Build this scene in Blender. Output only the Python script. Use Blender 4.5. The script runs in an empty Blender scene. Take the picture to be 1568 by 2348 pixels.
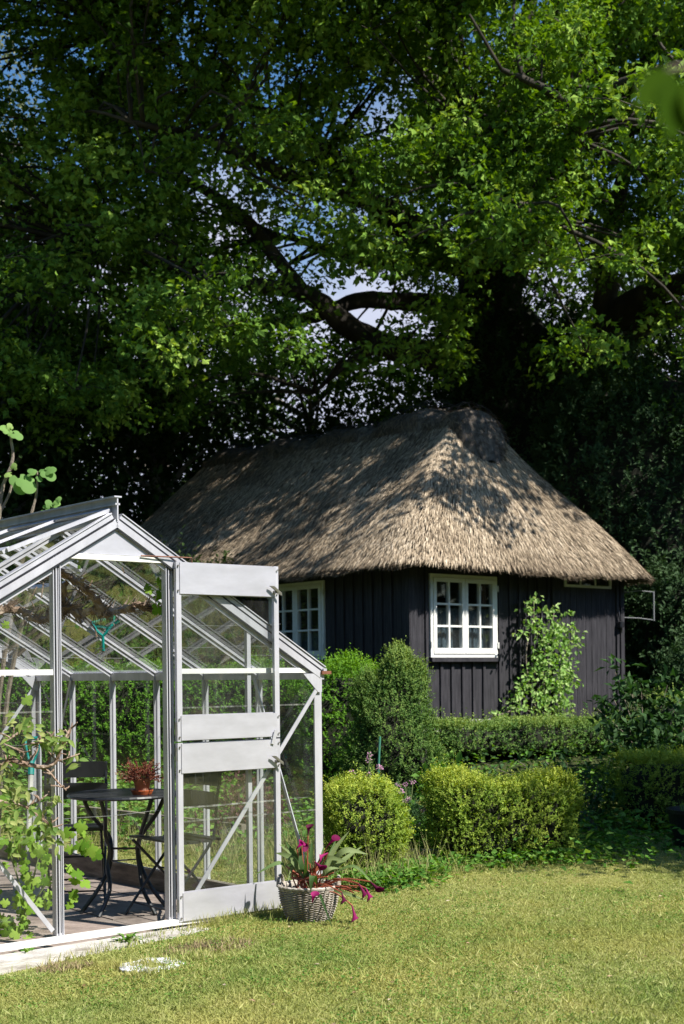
import bpy, math, random
import numpy as np
random.seed(7); RNG = np.random.default_rng(7)
PI = math.pi; R = math.radians
S = bpy.context.scene; COL = S.collection
# ---------------------------------------------------------------- camera
FPX, ROLL, EYE = 3100.0, 0.0105, 1.35       # focal length in photo units (picture 1568 x 2347), roll, eye height
cam = bpy.data.cameras.new('camera'); co = bpy.data.objects.new('camera', cam); COL.objects.link(co)
cam.sensor_fit = 'VERTICAL'; cam.sensor_height = 36; cam.lens = 36*FPX/2347
cam.shift_y = (1545-1173.5)/2347; cam.clip_start = .05; cam.clip_end = 1500
co.location = (0, 0, EYE); co.rotation_euler = (R(90), 0, 0)
co.rotation_euler = (co.rotation_euler.to_matrix() @ __import__('mathutils').Matrix.Rotation(-ROLL, 3, 'Z')).to_euler()
cam.dof.use_dof = True; cam.dof.focus_distance = 7.6; cam.dof.aperture_fstop = 4.5
S.camera = co
S.render.resolution_x = 684; S.render.resolution_y = 1024
# ---------------------------------------------------------------- light
SUN_AZ, SUN_EL = R(-32), R(48)              # azimuth measured from +X towards +Y
sv = np.array([math.cos(SUN_EL)*math.cos(SUN_AZ), math.cos(SUN_EL)*math.sin(SUN_AZ), math.sin(SUN_EL)])
W = bpy.data.worlds.new('World'); S.world = W; W.use_nodes = True
nt = W.node_tree; nt.nodes.clear()
def nd(t, typ, **k):
    n = t.nodes.new(typ)
    for a, v in k.items():
        if a.startswith('i_'): n.inputs[a[2:].replace('_', ' ')].default_value = v
        else: setattr(n, a, v)
    return n
out = nd(nt, 'ShaderNodeOutputWorld'); bg = nd(nt, 'ShaderNodeBackground'); bg.inputs[1].default_value = .055
sky = nd(nt, 'ShaderNodeTexSky', sky_type='NISHITA', sun_disc=False, sun_elevation=SUN_EL, sun_rotation=PI/2-SUN_AZ)
sky.air_density = 1.2; sky.dust_density = .5; sky.ozone_density = 4.0
tc = nd(nt, 'ShaderNodeTexCoord'); sx = nd(nt, 'ShaderNodeSeparateXYZ')
nt.links.new(tc.outputs['Generated'], sx.inputs[0])
nz = nd(nt, 'ShaderNodeTexNoise'); nz.inputs['Scale'].default_value = 5; nz.inputs['Detail'].default_value = 6
nt.links.new(tc.outputs['Generated'], nz.inputs['Vector'])
m1 = nd(nt, 'ShaderNodeMath', operation='MULTIPLY'); m1.inputs[1].default_value = -2.6; nt.links.new(sx.outputs['Z'], m1.inputs[0])
m2 = nd(nt, 'ShaderNodeMath', operation='ADD'); nt.links.new(nz.outputs['Fac'], m2.inputs[0]); nt.links.new(m1.outputs[0], m2.inputs[1])
mr = nd(nt, 'ShaderNodeMapRange'); mr.inputs['From Min'].default_value = -.42; mr.inputs['From Max'].default_value = -.22
nt.links.new(m2.outputs[0], mr.inputs['Value'])
cy = nd(nt, 'ShaderNodeMapRange'); cy.inputs['From Min'].default_value = .75; cy.inputs['From Max'].default_value = .93; nt.links.new(sx.outputs['Y'], cy.inputs['Value'])
cm = nd(nt, 'ShaderNodeMath', operation='MULTIPLY'); nt.links.new(mr.outputs[0], cm.inputs[0]); nt.links.new(cy.outputs[0], cm.inputs[1])
mx = nd(nt, 'ShaderNodeMix', data_type='RGBA'); mx.inputs[7].default_value = (6.2, 6.6, 8.2, 1)
nt.links.new(cm.outputs[0], mx.inputs[0]); hs_ = nd(nt, 'ShaderNodeHueSaturation'); hs_.inputs['Saturation'].default_value = 1.2; hs_.inputs['Value'].default_value = 1.3; nt.links.new(sky.outputs[0], hs_.inputs['Color']); nt.links.new(hs_.outputs[0], mx.inputs[6])
nt.links.new(mx.outputs[2], bg.inputs[0]); nt.links.new(bg.outputs[0], out.inputs[0])
sl = bpy.data.lights.new('sun', 'SUN'); sl.energy = 5.0; sl.angle = R(.53); sl.color = (1, .95, .87)
so = bpy.data.objects.new('sun', sl); COL.objects.link(so)
from mathutils import Vector, Matrix
so.rotation_euler = Vector(sv).to_track_quat('Z', 'Y').to_euler()
S.view_settings.view_transform = 'Standard'; S.view_settings.look = 'None'; S.view_settings.exposure = 1.0; S.view_settings.gamma = 1
S.render.engine = 'CYCLES'
S.cycles.transparent_max_bounces = 24; S.cycles.max_bounces = 8
S.cycles.sample_clamp_indirect = 3.0; S.cycles.caustics_reflective = False; S.cycles.caustics_refractive = False

# ---------------------------------------------------------------- geometry guide
def ray(x, y):
    dx, dy = x-784, 1545-y; C, Q = math.cos(ROLL), math.sin(ROLL)
    return (dx*C+dy*Q)/FPX, (dy*C-dx*Q)/FPX
def at(x, y, Y):
    a, b = ray(x, y); return Vector((a*Y, Y, EYE+b*Y))
def sstep(a, b, x): t = np.clip((x-a)/(b-a), 0, 1); return t*t*(3-2*t)
def gz(X, Y):                                # ground height
    X = np.asarray(X, float); Y = np.asarray(Y, float)
    z = .60*sstep(10.6, 15.6, Y) - .04*sstep(-.4, -1.2, X)*sstep(7.2, 6.4, Y) + .012*np.sin(X*2.1+.4)*np.sin(Y*1.7)
    lx = (X-GH.x)*.766+(Y-GH.y)*.643; ly = -(X-GH.x)*.643+(Y-GH.y)*.766
    z = z - .055*np.exp(-((ly+.16)/.22)**2)*sstep(.75, .1, lx)*(lx > -4)
    return z + .6*sstep(26, 60, Y)
TH = R(40)
GH = Vector((-1.20, 7.20, 0)); CO = Vector((.856, 17.0, 0))
def ghw(x, y, z): return Vector((GH.x+.766*x-.643*y, GH.y+.643*x+.766*y, z))
def cow(x, y, z): return Vector((CO.x+.766*x-.643*y, CO.y+.643*x+.766*y, z))

# ---------------------------------------------------------------- materials
def mat(name):
    m = bpy.data.materials.new(name); m.use_nodes = True; t = m.node_tree; t.nodes.clear()
    o = nd(t, 'ShaderNodeOutputMaterial'); return m, t, o
def ramp(r, cols, lo, hi):
    e = r.color_ramp.elements
    while len(e) > 1: e.remove(e[-1])
    e[0].position = lo; e[0].color = (*cols[0], 1)
    for i, cc in enumerate(cols[1:]): e.new(lo+(hi-lo)*(i+1)/(len(cols)-1)).color = (*cc, 1)
def noise_col(t, cols, scale=5, detail=5, stretch=None, coord='Object', rough=.6, dist=0):
    c = nd(t, 'ShaderNodeTexCoord'); v = c.outputs[coord]
    if stretch:
        mp = nd(t, 'ShaderNodeMapping'); mp.inputs['Scale'].default_value = stretch; t.links.new(v, mp.inputs[0]); v = mp.outputs[0]
    n = nd(t, 'ShaderNodeTexNoise'); n.inputs['Scale'].default_value = scale; n.inputs['Detail'].default_value = detail; n.inputs['Roughness'].default_value = rough
    n.inputs['Distortion'].default_value = dist
    t.links.new(v, n.inputs['Vector'])
    r = nd(t, 'ShaderNodeValToRGB'); ramp(r, cols, .3, .7)
    t.links.new(n.outputs['Fac'], r.inputs[0]); return r.outputs[0], n.outputs['Fac']
def pbr(name, cols, rough=.6, metal=0, scale=5, stretch=None, bump=0, bscale=None, spec=.5, detail=5):
    m, t, o = mat(name); p = nd(t, 'ShaderNodeBsdfPrincipled')
    if len(cols) == 1: p.inputs['Base Color'].default_value = (*cols[0], 1)
    else:
        c, f = noise_col(t, cols, scale, detail, stretch); t.links.new(c, p.inputs['Base Color'])
    p.inputs['Roughness'].default_value = rough; p.inputs['Metallic'].default_value = metal; p.inputs['Specular IOR Level'].default_value = spec
    if bump:
        c2, f2 = noise_col(t, [(0, 0, 0), (1, 1, 1)], bscale or scale*3, 6, stretch)
        b = nd(t, 'ShaderNodeBump'); b.inputs['Strength'].default_value = bump; b.inputs['Distance'].default_value = .02
        t.links.new(f2, b.inputs['Height']); t.links.new(b.outputs[0], p.inputs['Normal'])
    t.links.new(p.outputs[0], o.inputs[0]); return m
def leafm(name, cols, trans=.35, gloss=.05, grough=.35, big=None):
    m, t, o = mat(name)
    a = nd(t, 'ShaderNodeAttribute', attribute_name='rnd')
    r = nd(t, 'ShaderNodeValToRGB'); ramp(r, cols, 0, 1)
    t.links.new(a.outputs['Fac'], r.inputs[0]); c = r.outputs[0]
    if big:                                  # patches of another tone, fixed on the plant
        c2, f = noise_col(t, [(0, 0, 0), (1, 1, 1)], big[1], 3); 
        k = nd(t, 'ShaderNodeMix', data_type='RGBA'); k.inputs[7].default_value = (*big[0], 1)
        q = nd(t, 'ShaderNodeMath', operation='MULTIPLY'); q.inputs[1].default_value = big[2]; t.links.new(c2, q.inputs[0])
        t.links.new(q.outputs[0], k.inputs[0]); t.links.new(c, k.inputs[6]); c = k.outputs[2]
    d = nd(t, 'ShaderNodeBsdfDiffuse'); tr = nd(t, 'ShaderNodeBsdfTranslucent'); g = nd(t, 'ShaderNodeBsdfGlossy'); g.inputs['Roughness'].default_value = min(.95, grough+.42)
    g.inputs['Color'].default_value = (1, 1, 1, 1)
    hs = nd(t, 'ShaderNodeHueSaturation'); hs.inputs['Hue'].default_value = .485; hs.inputs['Saturation'].default_value = 1.15; hs.inputs['Value'].default_value = 1.5
    t.links.new(c, hs.inputs['Color']); t.links.new(c, d.inputs[0]); t.links.new(hs.outputs[0], tr.inputs[0])
    a1 = nd(t, 'ShaderNodeMixShader'); a1.inputs[0].default_value = trans; t.links.new(d.outputs[0], a1.inputs[1]); t.links.new(tr.outputs[0], a1.inputs[2])
    a2 = nd(t, 'ShaderNodeMixShader'); a2.inputs[0].default_value = gloss*.22; t.links.new(a1.outputs[0], a2.inputs[1]); t.links.new(g.outputs[0], a2.inputs[2])
    t.links.new(a2.outputs[0], o.inputs[0]); return m
def glassm(name, dirt=.06, tint=(.93, .95, .94), refl=1.0, scale=6):
    m, t, o = mat(name)
    tr = nd(t, 'ShaderNodeBsdfTransparent'); tr.inputs[0].default_value = (*tint, 1)
    g = nd(t, 'ShaderNodeBsdfGlossy'); g.inputs['Roughness'].default_value = .03
    d = nd(t, 'ShaderNodeBsdfDiffuse'); d.inputs[0].default_value = (.55, .56, .52, 1)
    ge = nd(t, 'ShaderNodeNewGeometry'); dt = nd(t, 'ShaderNodeVectorMath', operation='DOT_PRODUCT'); t.links.new(ge.outputs['Normal'], dt.inputs[0]); t.links.new(ge.outputs['Incoming'], dt.inputs[1])
    ab = nd(t, 'ShaderNodeMath', operation='ABSOLUTE'); t.links.new(dt.outputs['Value'], ab.inputs[0])
    iv = nd(t, 'ShaderNodeMath', operation='SUBTRACT'); iv.inputs[0].default_value = 1; t.links.new(ab.outputs[0], iv.inputs[1])
    pw = nd(t, 'ShaderNodeMath', operation='POWER'); pw.inputs[1].default_value = 5; t.links.new(iv.outputs[0], pw.inputs[0])
    q = nd(t, 'ShaderNodeMath', operation='MULTIPLY_ADD'); q.inputs[1].default_value = .9*refl; q.inputs[2].default_value = .06*refl; q.use_clamp = True; t.links.new(pw.outputs[0], q.inputs[0])
    a = nd(t, 'ShaderNodeMixShader'); t.links.new(q.outputs[0], a.inputs[0]); t.links.new(tr.outputs[0], a.inputs[1]); t.links.new(g.outputs[0], a.inputs[2])
    c, f = noise_col(t, [(0, 0, 0), (.35, .35, .35), (1, 1, 1)], scale, 8, (1, 1, .35))
    k = nd(t, 'ShaderNodeMath', operation='MULTIPLY'); k.inputs[1].default_value = dirt; t.links.new(c, k.inputs[0])
    b = nd(t, 'ShaderNodeMixShader'); t.links.new(k.outputs[0], b.inputs[0]); t.links.new(a.outputs[0], b.inputs[1]); t.links.new(d.outputs[0], b.inputs[2])
    t.links.new(b.outputs[0], o.inputs[0]); return m

M = {}
M['alu'] = pbr('aluminium', [(.44, .44, .48), (.62, .62, .67)], .40, .42, 9, (1, 1, .25), .06, 60)
M['alup'] = pbr('aluminium_sheet', [(.49, .49, .53), (.55, .55, .60), (.62, .62, .68)], .38, .5, 4.5, (1, 1, 3), .07, 120)
M['white'] = pbr('white_paint', [(.62, .62, .59), (.74, .74, .71)], .5, 0, 7, None, .05, 40)
M['whitewood'] = pbr('weathered_white_wood', [(.20, .17, .14), (.42, .40, .37), (.56, .54, .52)], .8, 0, 5, (1, 1, 6), .3, 30)
M['wood'] = pbr('grey_timber', [(.07, .055, .045), (.15, .125, .10), (.24, .21, .18)], .85, 0, 4, (1, 1, 7), .4, 22)
M['black'] = pbr('black_stained_wood', [(.016, .0155, .019), (.030, .029, .034), (.046, .044, .051)], .62, 0, 6, (5, 5, .5), .25, 20, .18)
M['blackmetal'] = pbr('black_metal', [(.012, .013, .017), (.022, .023, .028)], .38, 0, 12)
M['steel'] = pbr('dull_steel', [(.22, .21, .19), (.38, .37, .35)], .45, .7, 20)
M['rust'] = pbr('rusty_steel', [(.10, .035, .02), (.20, .08, .04)], .7, .2, 20)
M['teal'] = pbr('teal_plastic', [(.0, .19, .17)], .35)
M['terra'] = pbr('terracotta', [(.35, .12, .06), (.48, .19, .11), (.55, .36, .28)], .8, 0, 14, None, .1)
M['orangepot'] = pbr('orange_clay', [(.55, .13, .045)], .5)
M['wicker'] = pbr('grey_wicker', [(.18, .15, .12), (.32, .285, .24), (.46, .42, .37)], .75, 0, 14, None, .25, 60)
M['soil'] = pbr('soil', [(.025, .018, .012), (.055, .04, .028)], .95, 0, 12, None, .6, 30)
M['concrete'] = pbr('pale_concrete', [(.30, .29, .27), (.46, .45, .42)], .9, 0, 8, None, .3, 40)
M['stone'] = pbr('white_worn_stone', [(.16, .16, .15), (.62, .63, .66), (.78, .79, .82)], .85, 0, 9, None, .9, 25)
M['plastic'] = pbr('black_plastic', [(.012, .012, .014)], .3)
M['greenstick'] = pbr('green_coated_cane', [(.03, .15, .10)], .5)
M['wire'] = pbr('galvanised_wire', [(.30, .31, .32)], .4, .5)
M['bark'] = pbr('oak_bark', [(.012, .010, .007), (.030, .025, .018), (.065, .056, .040)], .95, 0, 3, (1, 1, .35), .9, 9)
M['vinebark'] = pbr('shaggy_vine_bark', [(.10, .06, .04), (.26, .18, .13), (.44, .36, .29)], .95, 0, 14, (1, 1, .5), .7, 40)
M['palebark'] = pbr('pale_twig_bark', [(.12, .095, .07), (.26, .22, .17)], .9, 0, 20, None, .4, 60)
M['greybark'] = pbr('grey_trunk_bark', [(.10, .09, .08), (.24, .22, .19)], .95, 0, 4, None, .5)
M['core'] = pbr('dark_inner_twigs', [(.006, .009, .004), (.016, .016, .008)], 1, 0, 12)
M['glass'] = glassm('greenhouse_glass', .028, (.95, .97, .96))
M['lap'] = glassm('overlapping_dirty_glass_edge', .4, (.8, .84, .8), 1, 30)
M['roofglass'] = glassm('roof_glass', .05, (.93, .95, .94), 1.9)
M['doorglass'] = glassm('door_glass', .035, (.93, .95, .94), 1.3, 9)
M['window'] = glassm('window_glass', .04, (.70, .74, .76), 1.3)
M['curtain'] = pbr('pale_lace', [(.02, .035, .045), (.12, .17, .20)], .9, 0, 45)
M['darkroom'] = pbr('dark_room', [(.03, .022, .016)], .9)
M['curtainbrown'] = pbr('brown_wood_lining', [(.10, .05, .03)], .8)

M['oak'] = leafm('oak_leaf', [(.022, .054, .008), (.065, .14, .018), (.15, .27, .038), (.33, .45, .09)], .27, .035, .5)
M['darkwood'] = leafm('dark_tree_leaf', [(.010, .026, .006), (.025, .055, .012), (.055, .085, .025)], .22, .03, .45)
M['pale'] = leafm('pale_tree_leaf', [(.09, .11, .045), (.17, .19, .09), (.26, .27, .16)], .4, .05)
M['ivy'] = leafm('ivy_leaf', [(.010, .035, .008), (.022, .060, .014), (.045, .085, .026)], .15, .09, .32)
M['yew'] = leafm('hedge_leaf', [(.045, .13, .010), (.09, .22, .018), (.17, .32, .03)], .3, .04)
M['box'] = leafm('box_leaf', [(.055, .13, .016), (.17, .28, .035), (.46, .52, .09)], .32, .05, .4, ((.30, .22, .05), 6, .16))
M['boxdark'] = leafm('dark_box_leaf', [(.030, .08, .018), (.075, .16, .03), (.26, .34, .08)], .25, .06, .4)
M['rose'] = leafm('climber_leaf', [(.10, .22, .03), (.20, .36, .07), (.36, .48, .18)], .35, .10, .3)
M['shrub'] = leafm('broad_dark_leaf', [(.014, .045, .010), (.03, .08, .018), (.05, .11, .03)], .25, .07, .35)
M['purple'] = leafm('purple_leaf', [(.04, .015, .022), (.09, .035, .04), (.13, .07, .06)], .3, .04)
M['cover'] = leafm('bed_leaf', [(.04, .12, .015), (.09, .21, .03), (.18, .30, .06)], .35, .04)
M['grass'] = leafm('grass_blade', [(.09, .16, .035), (.24, .31, .085), (.52, .51, .26)], .35, .02, .5, ((.54, .46, .17), 1.3, .48))
M['tallgrass'] = leafm('dry_grass', [(.16, .22, .05), (.32, .34, .12), (.46, .40, .22)], .35, .02)
M['thatch'] = leafm('reed_straw', [(.03, .023, .017), (.155, .12, .085), (.40, .32, .225), (.68, .58, .45)], .05, .02, .5)
M['vineleaf'] = leafm('vine_leaf', [(.09, .20, .015), (.16, .30, .03), (.28, .42, .07)], .45, .03)
M['pear'] = leafm('pear_leaf', [(.09, .18, .03), (.20, .29, .06), (.38, .42, .15)], .4, .07)
M['fig'] = leafm('fig_leaf', [(.10, .22, .05), (.20, .36, .09), (.30, .44, .12)], .45, .06)
M['heather'] = leafm('brown_red_sprig', [(.12, .035, .025), (.27, .075, .05), (.36, .13, .08)], .2, .03)
M['calla'] = leafm('calla_leaf', [(.03, .08, .015), (.075, .14, .03), (.17, .22, .08)], .3, .09, .3)
M['petal'] = leafm('magenta_petal', [(.07, .003, .025), (.20, .008, .075), (.36, .02, .15)], .3, .05)
M['pink'] = leafm('pink_flower', [(.55, .28, .42), (.68, .42, .55)], .3, .02)
M['redstem'] = pbr('red_stem', [(.22, .05, .03), (.36, .10, .05)], .5, 0, 10)
M['greenstem'] = pbr('green_stem', [(.08, .14, .03), (.15, .16, .06)], .6, 0, 10)
M['near'] = leafm('near_leaf', [(.012, .036, .004), (.035, .07, .006)], .3, .0, .3)  # leaf colour darkened to stand in for the shade on it

# ground material
m, t, o = mat('lawn_ground'); M['ground'] = m
p = nd(t, 'ShaderNodeBsdfPrincipled'); p.inputs['Roughness'].default_value = 1; p.inputs['Specular IOR Level'].default_value = .1
c1, f1 = noise_col(t, [(.13, .17, .04), (.22, .23, .06), (.30, .25, .08)], 1.6, 6)
c2, f2 = noise_col(t, [(.09, .12, .03), (.18, .19, .06), (.34, .28, .14)], 45, 6)
k = nd(t, 'ShaderNodeMix', data_type='RGBA'); k.inputs[0].default_value = .5; t.links.new(c1, k.inputs[6]); t.links.new(c2, k.inputs[7])
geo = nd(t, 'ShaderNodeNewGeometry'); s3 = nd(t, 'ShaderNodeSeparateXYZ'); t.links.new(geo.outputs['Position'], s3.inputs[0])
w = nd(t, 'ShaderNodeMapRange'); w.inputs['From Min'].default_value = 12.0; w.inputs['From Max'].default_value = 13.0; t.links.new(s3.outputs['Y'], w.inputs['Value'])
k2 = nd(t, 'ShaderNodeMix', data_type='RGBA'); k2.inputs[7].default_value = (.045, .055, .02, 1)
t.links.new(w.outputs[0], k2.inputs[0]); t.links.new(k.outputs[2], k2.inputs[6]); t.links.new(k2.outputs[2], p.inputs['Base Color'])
b = nd(t, 'ShaderNodeBump'); b.inputs['Strength'].default_value = .8; b.inputs['Distance'].default_value = .03; t.links.new(f2, b.inputs['Height']); t.links.new(b.outputs[0], p.inputs['Normal'])
t.links.new(p.outputs[0], o.inputs[0])

# ---------------------------------------------------------------- builders
def tag(o, label=None, cat=None, group=None, kind=None):
    if label: o['label'] = label
    if cat: o['category'] = cat
    if group: o['group'] = group
    if kind: o['kind'] = kind
    return o
def empty(name, loc, rz=0):
    o = bpy.data.objects.new(name, None); COL.objects.link(o); o.location = loc; o.rotation_euler = (0, 0, rz); o.empty_display_size = .2
    return o
def mkobj(name, V, loops, lens, m, parent=None, rnd=None, smooth=False, world=True):
    """V (n,3); loops flat vertex ids; lens face sizes. world=True: coordinates are world ones, made local to an unrotated parent."""
    V = np.asarray(V, np.float32).copy()
    if parent is not None and world: V -= np.array(parent.location, np.float32)
    me = bpy.data.meshes.new(name)
    me.vertices.add(len(V)); me.vertices.foreach_set('co', V.ravel())
    loops = np.asarray(loops, np.int32); lens = np.asarray(lens, np.int32)
    me.loops.add(len(loops)); me.loops.foreach_set('vertex_index', loops)
    me.polygons.add(len(lens)); st = np.zeros(len(lens), np.int32); st[1:] = np.cumsum(lens)[:-1]
    me.polygons.foreach_set('loop_start', st); me.polygons.foreach_set('loop_total', lens)
    me.polygons.foreach_set('use_smooth', np.full(len(lens), bool(smooth)))
    if rnd is not None:
        a = me.attributes.new('rnd', 'FLOAT', 'POINT'); a.data.foreach_set('value', np.asarray(rnd, np.float32))
    me.update(calc_edges=True); me.validate()
    me.materials.append(m)
    o = bpy.data.objects.new(name, me); COL.objects.link(o)
    if parent is not None: o.parent = parent
    return o
def nrm(a): return a/np.maximum(np.linalg.norm(a, axis=-1, keepdims=True), 1e-9)
def leaf_arrays(P, D, N, L, Wd, fold=.18):
    P = np.asarray(P, float); n = len(P); D = nrm(D); N = nrm(N - D*(N*D).sum(1, keepdims=True)+1e-6); Sd = np.cross(D, N)
    L = np.broadcast_to(L, (n,))[:, None]; Wd = np.broadcast_to(Wd, (n,))[:, None]
    V = np.stack([P, P+D*L*.45+Sd*Wd*.5+N*Wd*fold, P+D*L-N*L*.08, P+D*L*.45-Sd*Wd*.5+N*Wd*fold], 1)
    return V
def leaves(name, P, D, N, L, Wd, m, parent=None, rnd=None, fold=.18):
    V = leaf_arrays(P, D, N, L, Wd, fold); n = len(V)
    if rnd is None: rnd = RNG.random(n)
    return mkobj(name, V.reshape(-1, 3), np.arange(4*n), np.full(n, 4), m, parent, np.repeat(rnd, 4))
def rdir(n): return nrm(RNG.normal(size=(n, 3)))
def clusters(C, rad, per, size, upb=.8, outb=.7, flat=.75, szvar=.3):
    """leaf positions round cluster centres"""
    C = np.asarray(C, float); n = len(C)*per; d = rdir(n); r = np.repeat(np.broadcast_to(rad, (len(C),)), per)*(RNG.random(n)**.4)
    P = np.repeat(C, per, 0)+d*r[:, None]*np.array([1, 1, flat])
    N = nrm(d*outb+np.array([0, 0, upb])+RNG.normal(size=(n, 3))*.45)
    D = nrm(d+rdir(n)*.8)
    L = size*(1+szvar*RNG.normal(size=n)).clip(.5, 1.7)
    rn = (np.repeat(RNG.random(len(C)), per)*.5+RNG.random(n)*.5)
    return P, D, N, L, rn
SPLIT = {'seal', 'stretcher', 'corner_board', 'hinge', 'bolt', 'screw', 'pane_edge', 'upright', 'crosspiece', 'timber_kerb', 'foundation'}
class MB:
    def __init__(s): s.v = []; s.f = []; s.r = []; s.cuts = []
    def add(s, vs, fs, rv=.5):
        b = len(s.v); s.cuts.append((b, len(s.f))); s.v += [tuple(x) for x in vs]; s.f += [tuple(i+b for i in f) for f in fs]; s.r += [rv]*len(vs); return s
    def box(s, x0, x1, y0, y1, z0, z1):
        return s.add([(x0, y0, z0), (x1, y0, z0), (x1, y1, z0), (x0, y1, z0), (x0, y0, z1), (x1, y0, z1), (x1, y1, z1), (x0, y1, z1)],
                     [(0, 3, 2, 1), (4, 5, 6, 7), (0, 1, 5, 4), (1, 2, 6, 5), (2, 3, 7, 6), (3, 0, 4, 7)])
    def bar(s, p, q, w, h, up=(0, 0, 1)):
        p, q = Vector(p), Vector(q); d = (q-p).normalized(); a = d.cross(Vector(up)).normalized(); b = a.cross(d)
        vs = [c+a*i*w/2+b*j*h/2 for c in (p, q) for i, j in ((-1, -1), (1, -1), (1, 1), (-1, 1))]
        return s.add(vs, [(0, 1, 2, 3), (7, 6, 5, 4), (0, 4, 5, 1), (1, 5, 6, 2), (2, 6, 7, 3), (3, 7, 4, 0)])
    def tube(s, pts, rad, n=6, jit=0):
        pts = [Vector(p) for p in pts]; k = len(pts)
        if not hasattr(rad, '__len__'): rad = [rad]*k
        vs = []; a = None
        for i, p in enumerate(pts):
            d = (pts[min(i+1, k-1)]-pts[max(i-1, 0)]).normalized()
            if a is None: a = d.orthogonal().normalized()
            a = (a-d*a.dot(d)).normalized(); b = d.cross(a)
            for j in range(n):
                t = 2*PI*j/n; rr = rad[i]*(1+(random.uniform(-jit, jit) if jit else 0)); vs.append(p+(a*math.cos(t)+b*math.sin(t))*rr)
        fs = [(i*n+j, i*n+(j+1) % n, (i+1)*n+(j+1) % n, (i+1)*n+j) for i in range(k-1) for j in range(n)]
        fs += [tuple(range(n))[::-1], tuple((k-1)*n+j for j in range(n))]
        return s.add(vs, fs)
    def lathe(s, prof, c=(0, 0, 0), n=32, fn=None):
        vs = []
        for i, (r, z) in enumerate(prof):
            for j in range(n):
                t = 2*PI*j/n; rr = r+(fn(i, t) if fn else 0); vs.append((c[0]+rr*math.cos(t), c[1]+rr*math.sin(t), c[2]+z))
        fs = [(i*n+j, i*n+(j+1) % n, (i+1)*n+(j+1) % n, (i+1)*n+j) for i in range(len(prof)-1) for j in range(n)]
        return s.add(vs, fs)
    def ribbon(s, pts, wd, side, fold=.0, rv=.5):
        side = Vector(side).normalized(); vs = []
        k = len(pts)
        for i, p in enumerate(pts):
            p = Vector(p); d = (Vector(pts[min(i+1, k-1)])-Vector(pts[max(i-1, 0)])).normalized(); a = (side-d*side.dot(d)).normalized(); n = a.cross(d)
            if n.z < 0: n = -n
            vs += [p-a*wd[i]+n*wd[i]*fold, p, p+a*wd[i]+n*wd[i]*fold]
        fs = []
        for i in range(k-1): fs += [(3*i, 3*i+1, 3*i+4, 3*i+3), (3*i+1, 3*i+2, 3*i+5, 3*i+4)]
        return s.add(vs, fs, rv)
    def lobed(s, c, d, n, size, lobes=5, teeth=0, cut=.45, rv=.5, bend=.25):
        """a lobed leaf: petiole end at c, pointing along d"""
        c, d, n = Vector(c), Vector(d).normalized(), Vector(n); n = (n-d*n.dot(d)).normalized(); a = d.cross(n); K = 40; vs = [c+d*size*.32+n*size*.03]
        for i in range(K):
            t = -PI+2*PI*i/K; l = abs(math.cos(t*lobes/2))**.8
            r = size*(.5*(1-cut)+.5*cut*l+.16*math.cos(t))*(1+(teeth*(.5 if i % 2 else -.5)))
            x, y = r*math.cos(t), r*math.sin(t)
            if abs(t) > 2.75: x *= .35; y *= .6
            vs.append(c+d*(size*.32+x)+a*y-n*bend*(x*x+y*y)/size)
        return s.add(vs, [(0, i+1, (i+1) % K+1) for i in range(K)], rv)
    def build(s, name, m, parent=None, world=False, smooth=False):
        if name in SPLIT and len(s.cuts) > 1:
            o = None; ends = s.cuts[1:]+[(len(s.v), len(s.f))]
            for (v0, f0), (v1, f1) in zip(s.cuts, ends):
                k = MB(); k.v = s.v[v0:v1]; k.f = [tuple(i-v0 for i in f) for f in s.f[f0:f1]]; k.r = s.r[v0:v1]; k.cuts = [(0, 0)]; o = k.build(name, m, parent, world, smooth)
            return o
        loops = [i for f in s.f for i in f]; lens = [len(f) for f in s.f]
        return mkobj(name, np.array([tuple(v) for v in s.v]), loops, lens, m, parent, s.r, smooth, world)
def smooth_path(pts, k=4):
    pts = [Vector(p) for p in pts]; o = []
    for i in range(len(pts)-1):
        p0, p1, p2, p3 = pts[max(i-1, 0)], pts[i], pts[i+1], pts[min(i+2, len(pts)-1)]
        for j in range(k):
            t = j/k; o.append(.5*((2*p1)+(p2-p0)*t+(2*p0-5*p1+4*p2-p3)*t*t+(3*p1-p0-3*p2+p3)*t**3))
    o.append(pts[-1]); return o
def lerp_list(a, k): return [float(np.interp(i/(k-1), np.linspace(0, 1, len(a)), a)) for i in range(k)]

# ================================================================ THE SETTING
xs = np.concatenate([np.linspace(-70, -8, 20), np.linspace(-7.5, 7.5, 76), np.linspace(8, 70, 20)])
ys = np.concatenate([np.linspace(-6, 4.5, 8), np.linspace(4.7, 16, 90), np.linspace(16.5, 110, 36)])
Xg, Yg = np.meshgrid(xs, ys); Zg = gz(Xg, Yg)
lxg = (Xg-GH.x)*.766+(Yg-GH.y)*.643; lyg = -(Xg-GH.x)*.643+(Yg-GH.y)*.766
Zg = np.where((abs(lxg) < 1.35) & (lyg > .02) & (lyg < 3.6), -.14, Zg)
nx, ny = len(xs), len(ys)
F = np.array([(j*nx+i, j*nx+i+1, (j+1)*nx+i+1, (j+1)*nx+i) for j in range(ny-1) for i in range(nx-1)])
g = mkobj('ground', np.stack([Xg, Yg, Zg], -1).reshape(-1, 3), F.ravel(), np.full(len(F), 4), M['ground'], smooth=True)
tag(g, 'garden lawn of short mossy grass running up to planted beds', 'lawn', kind='structure')

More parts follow.
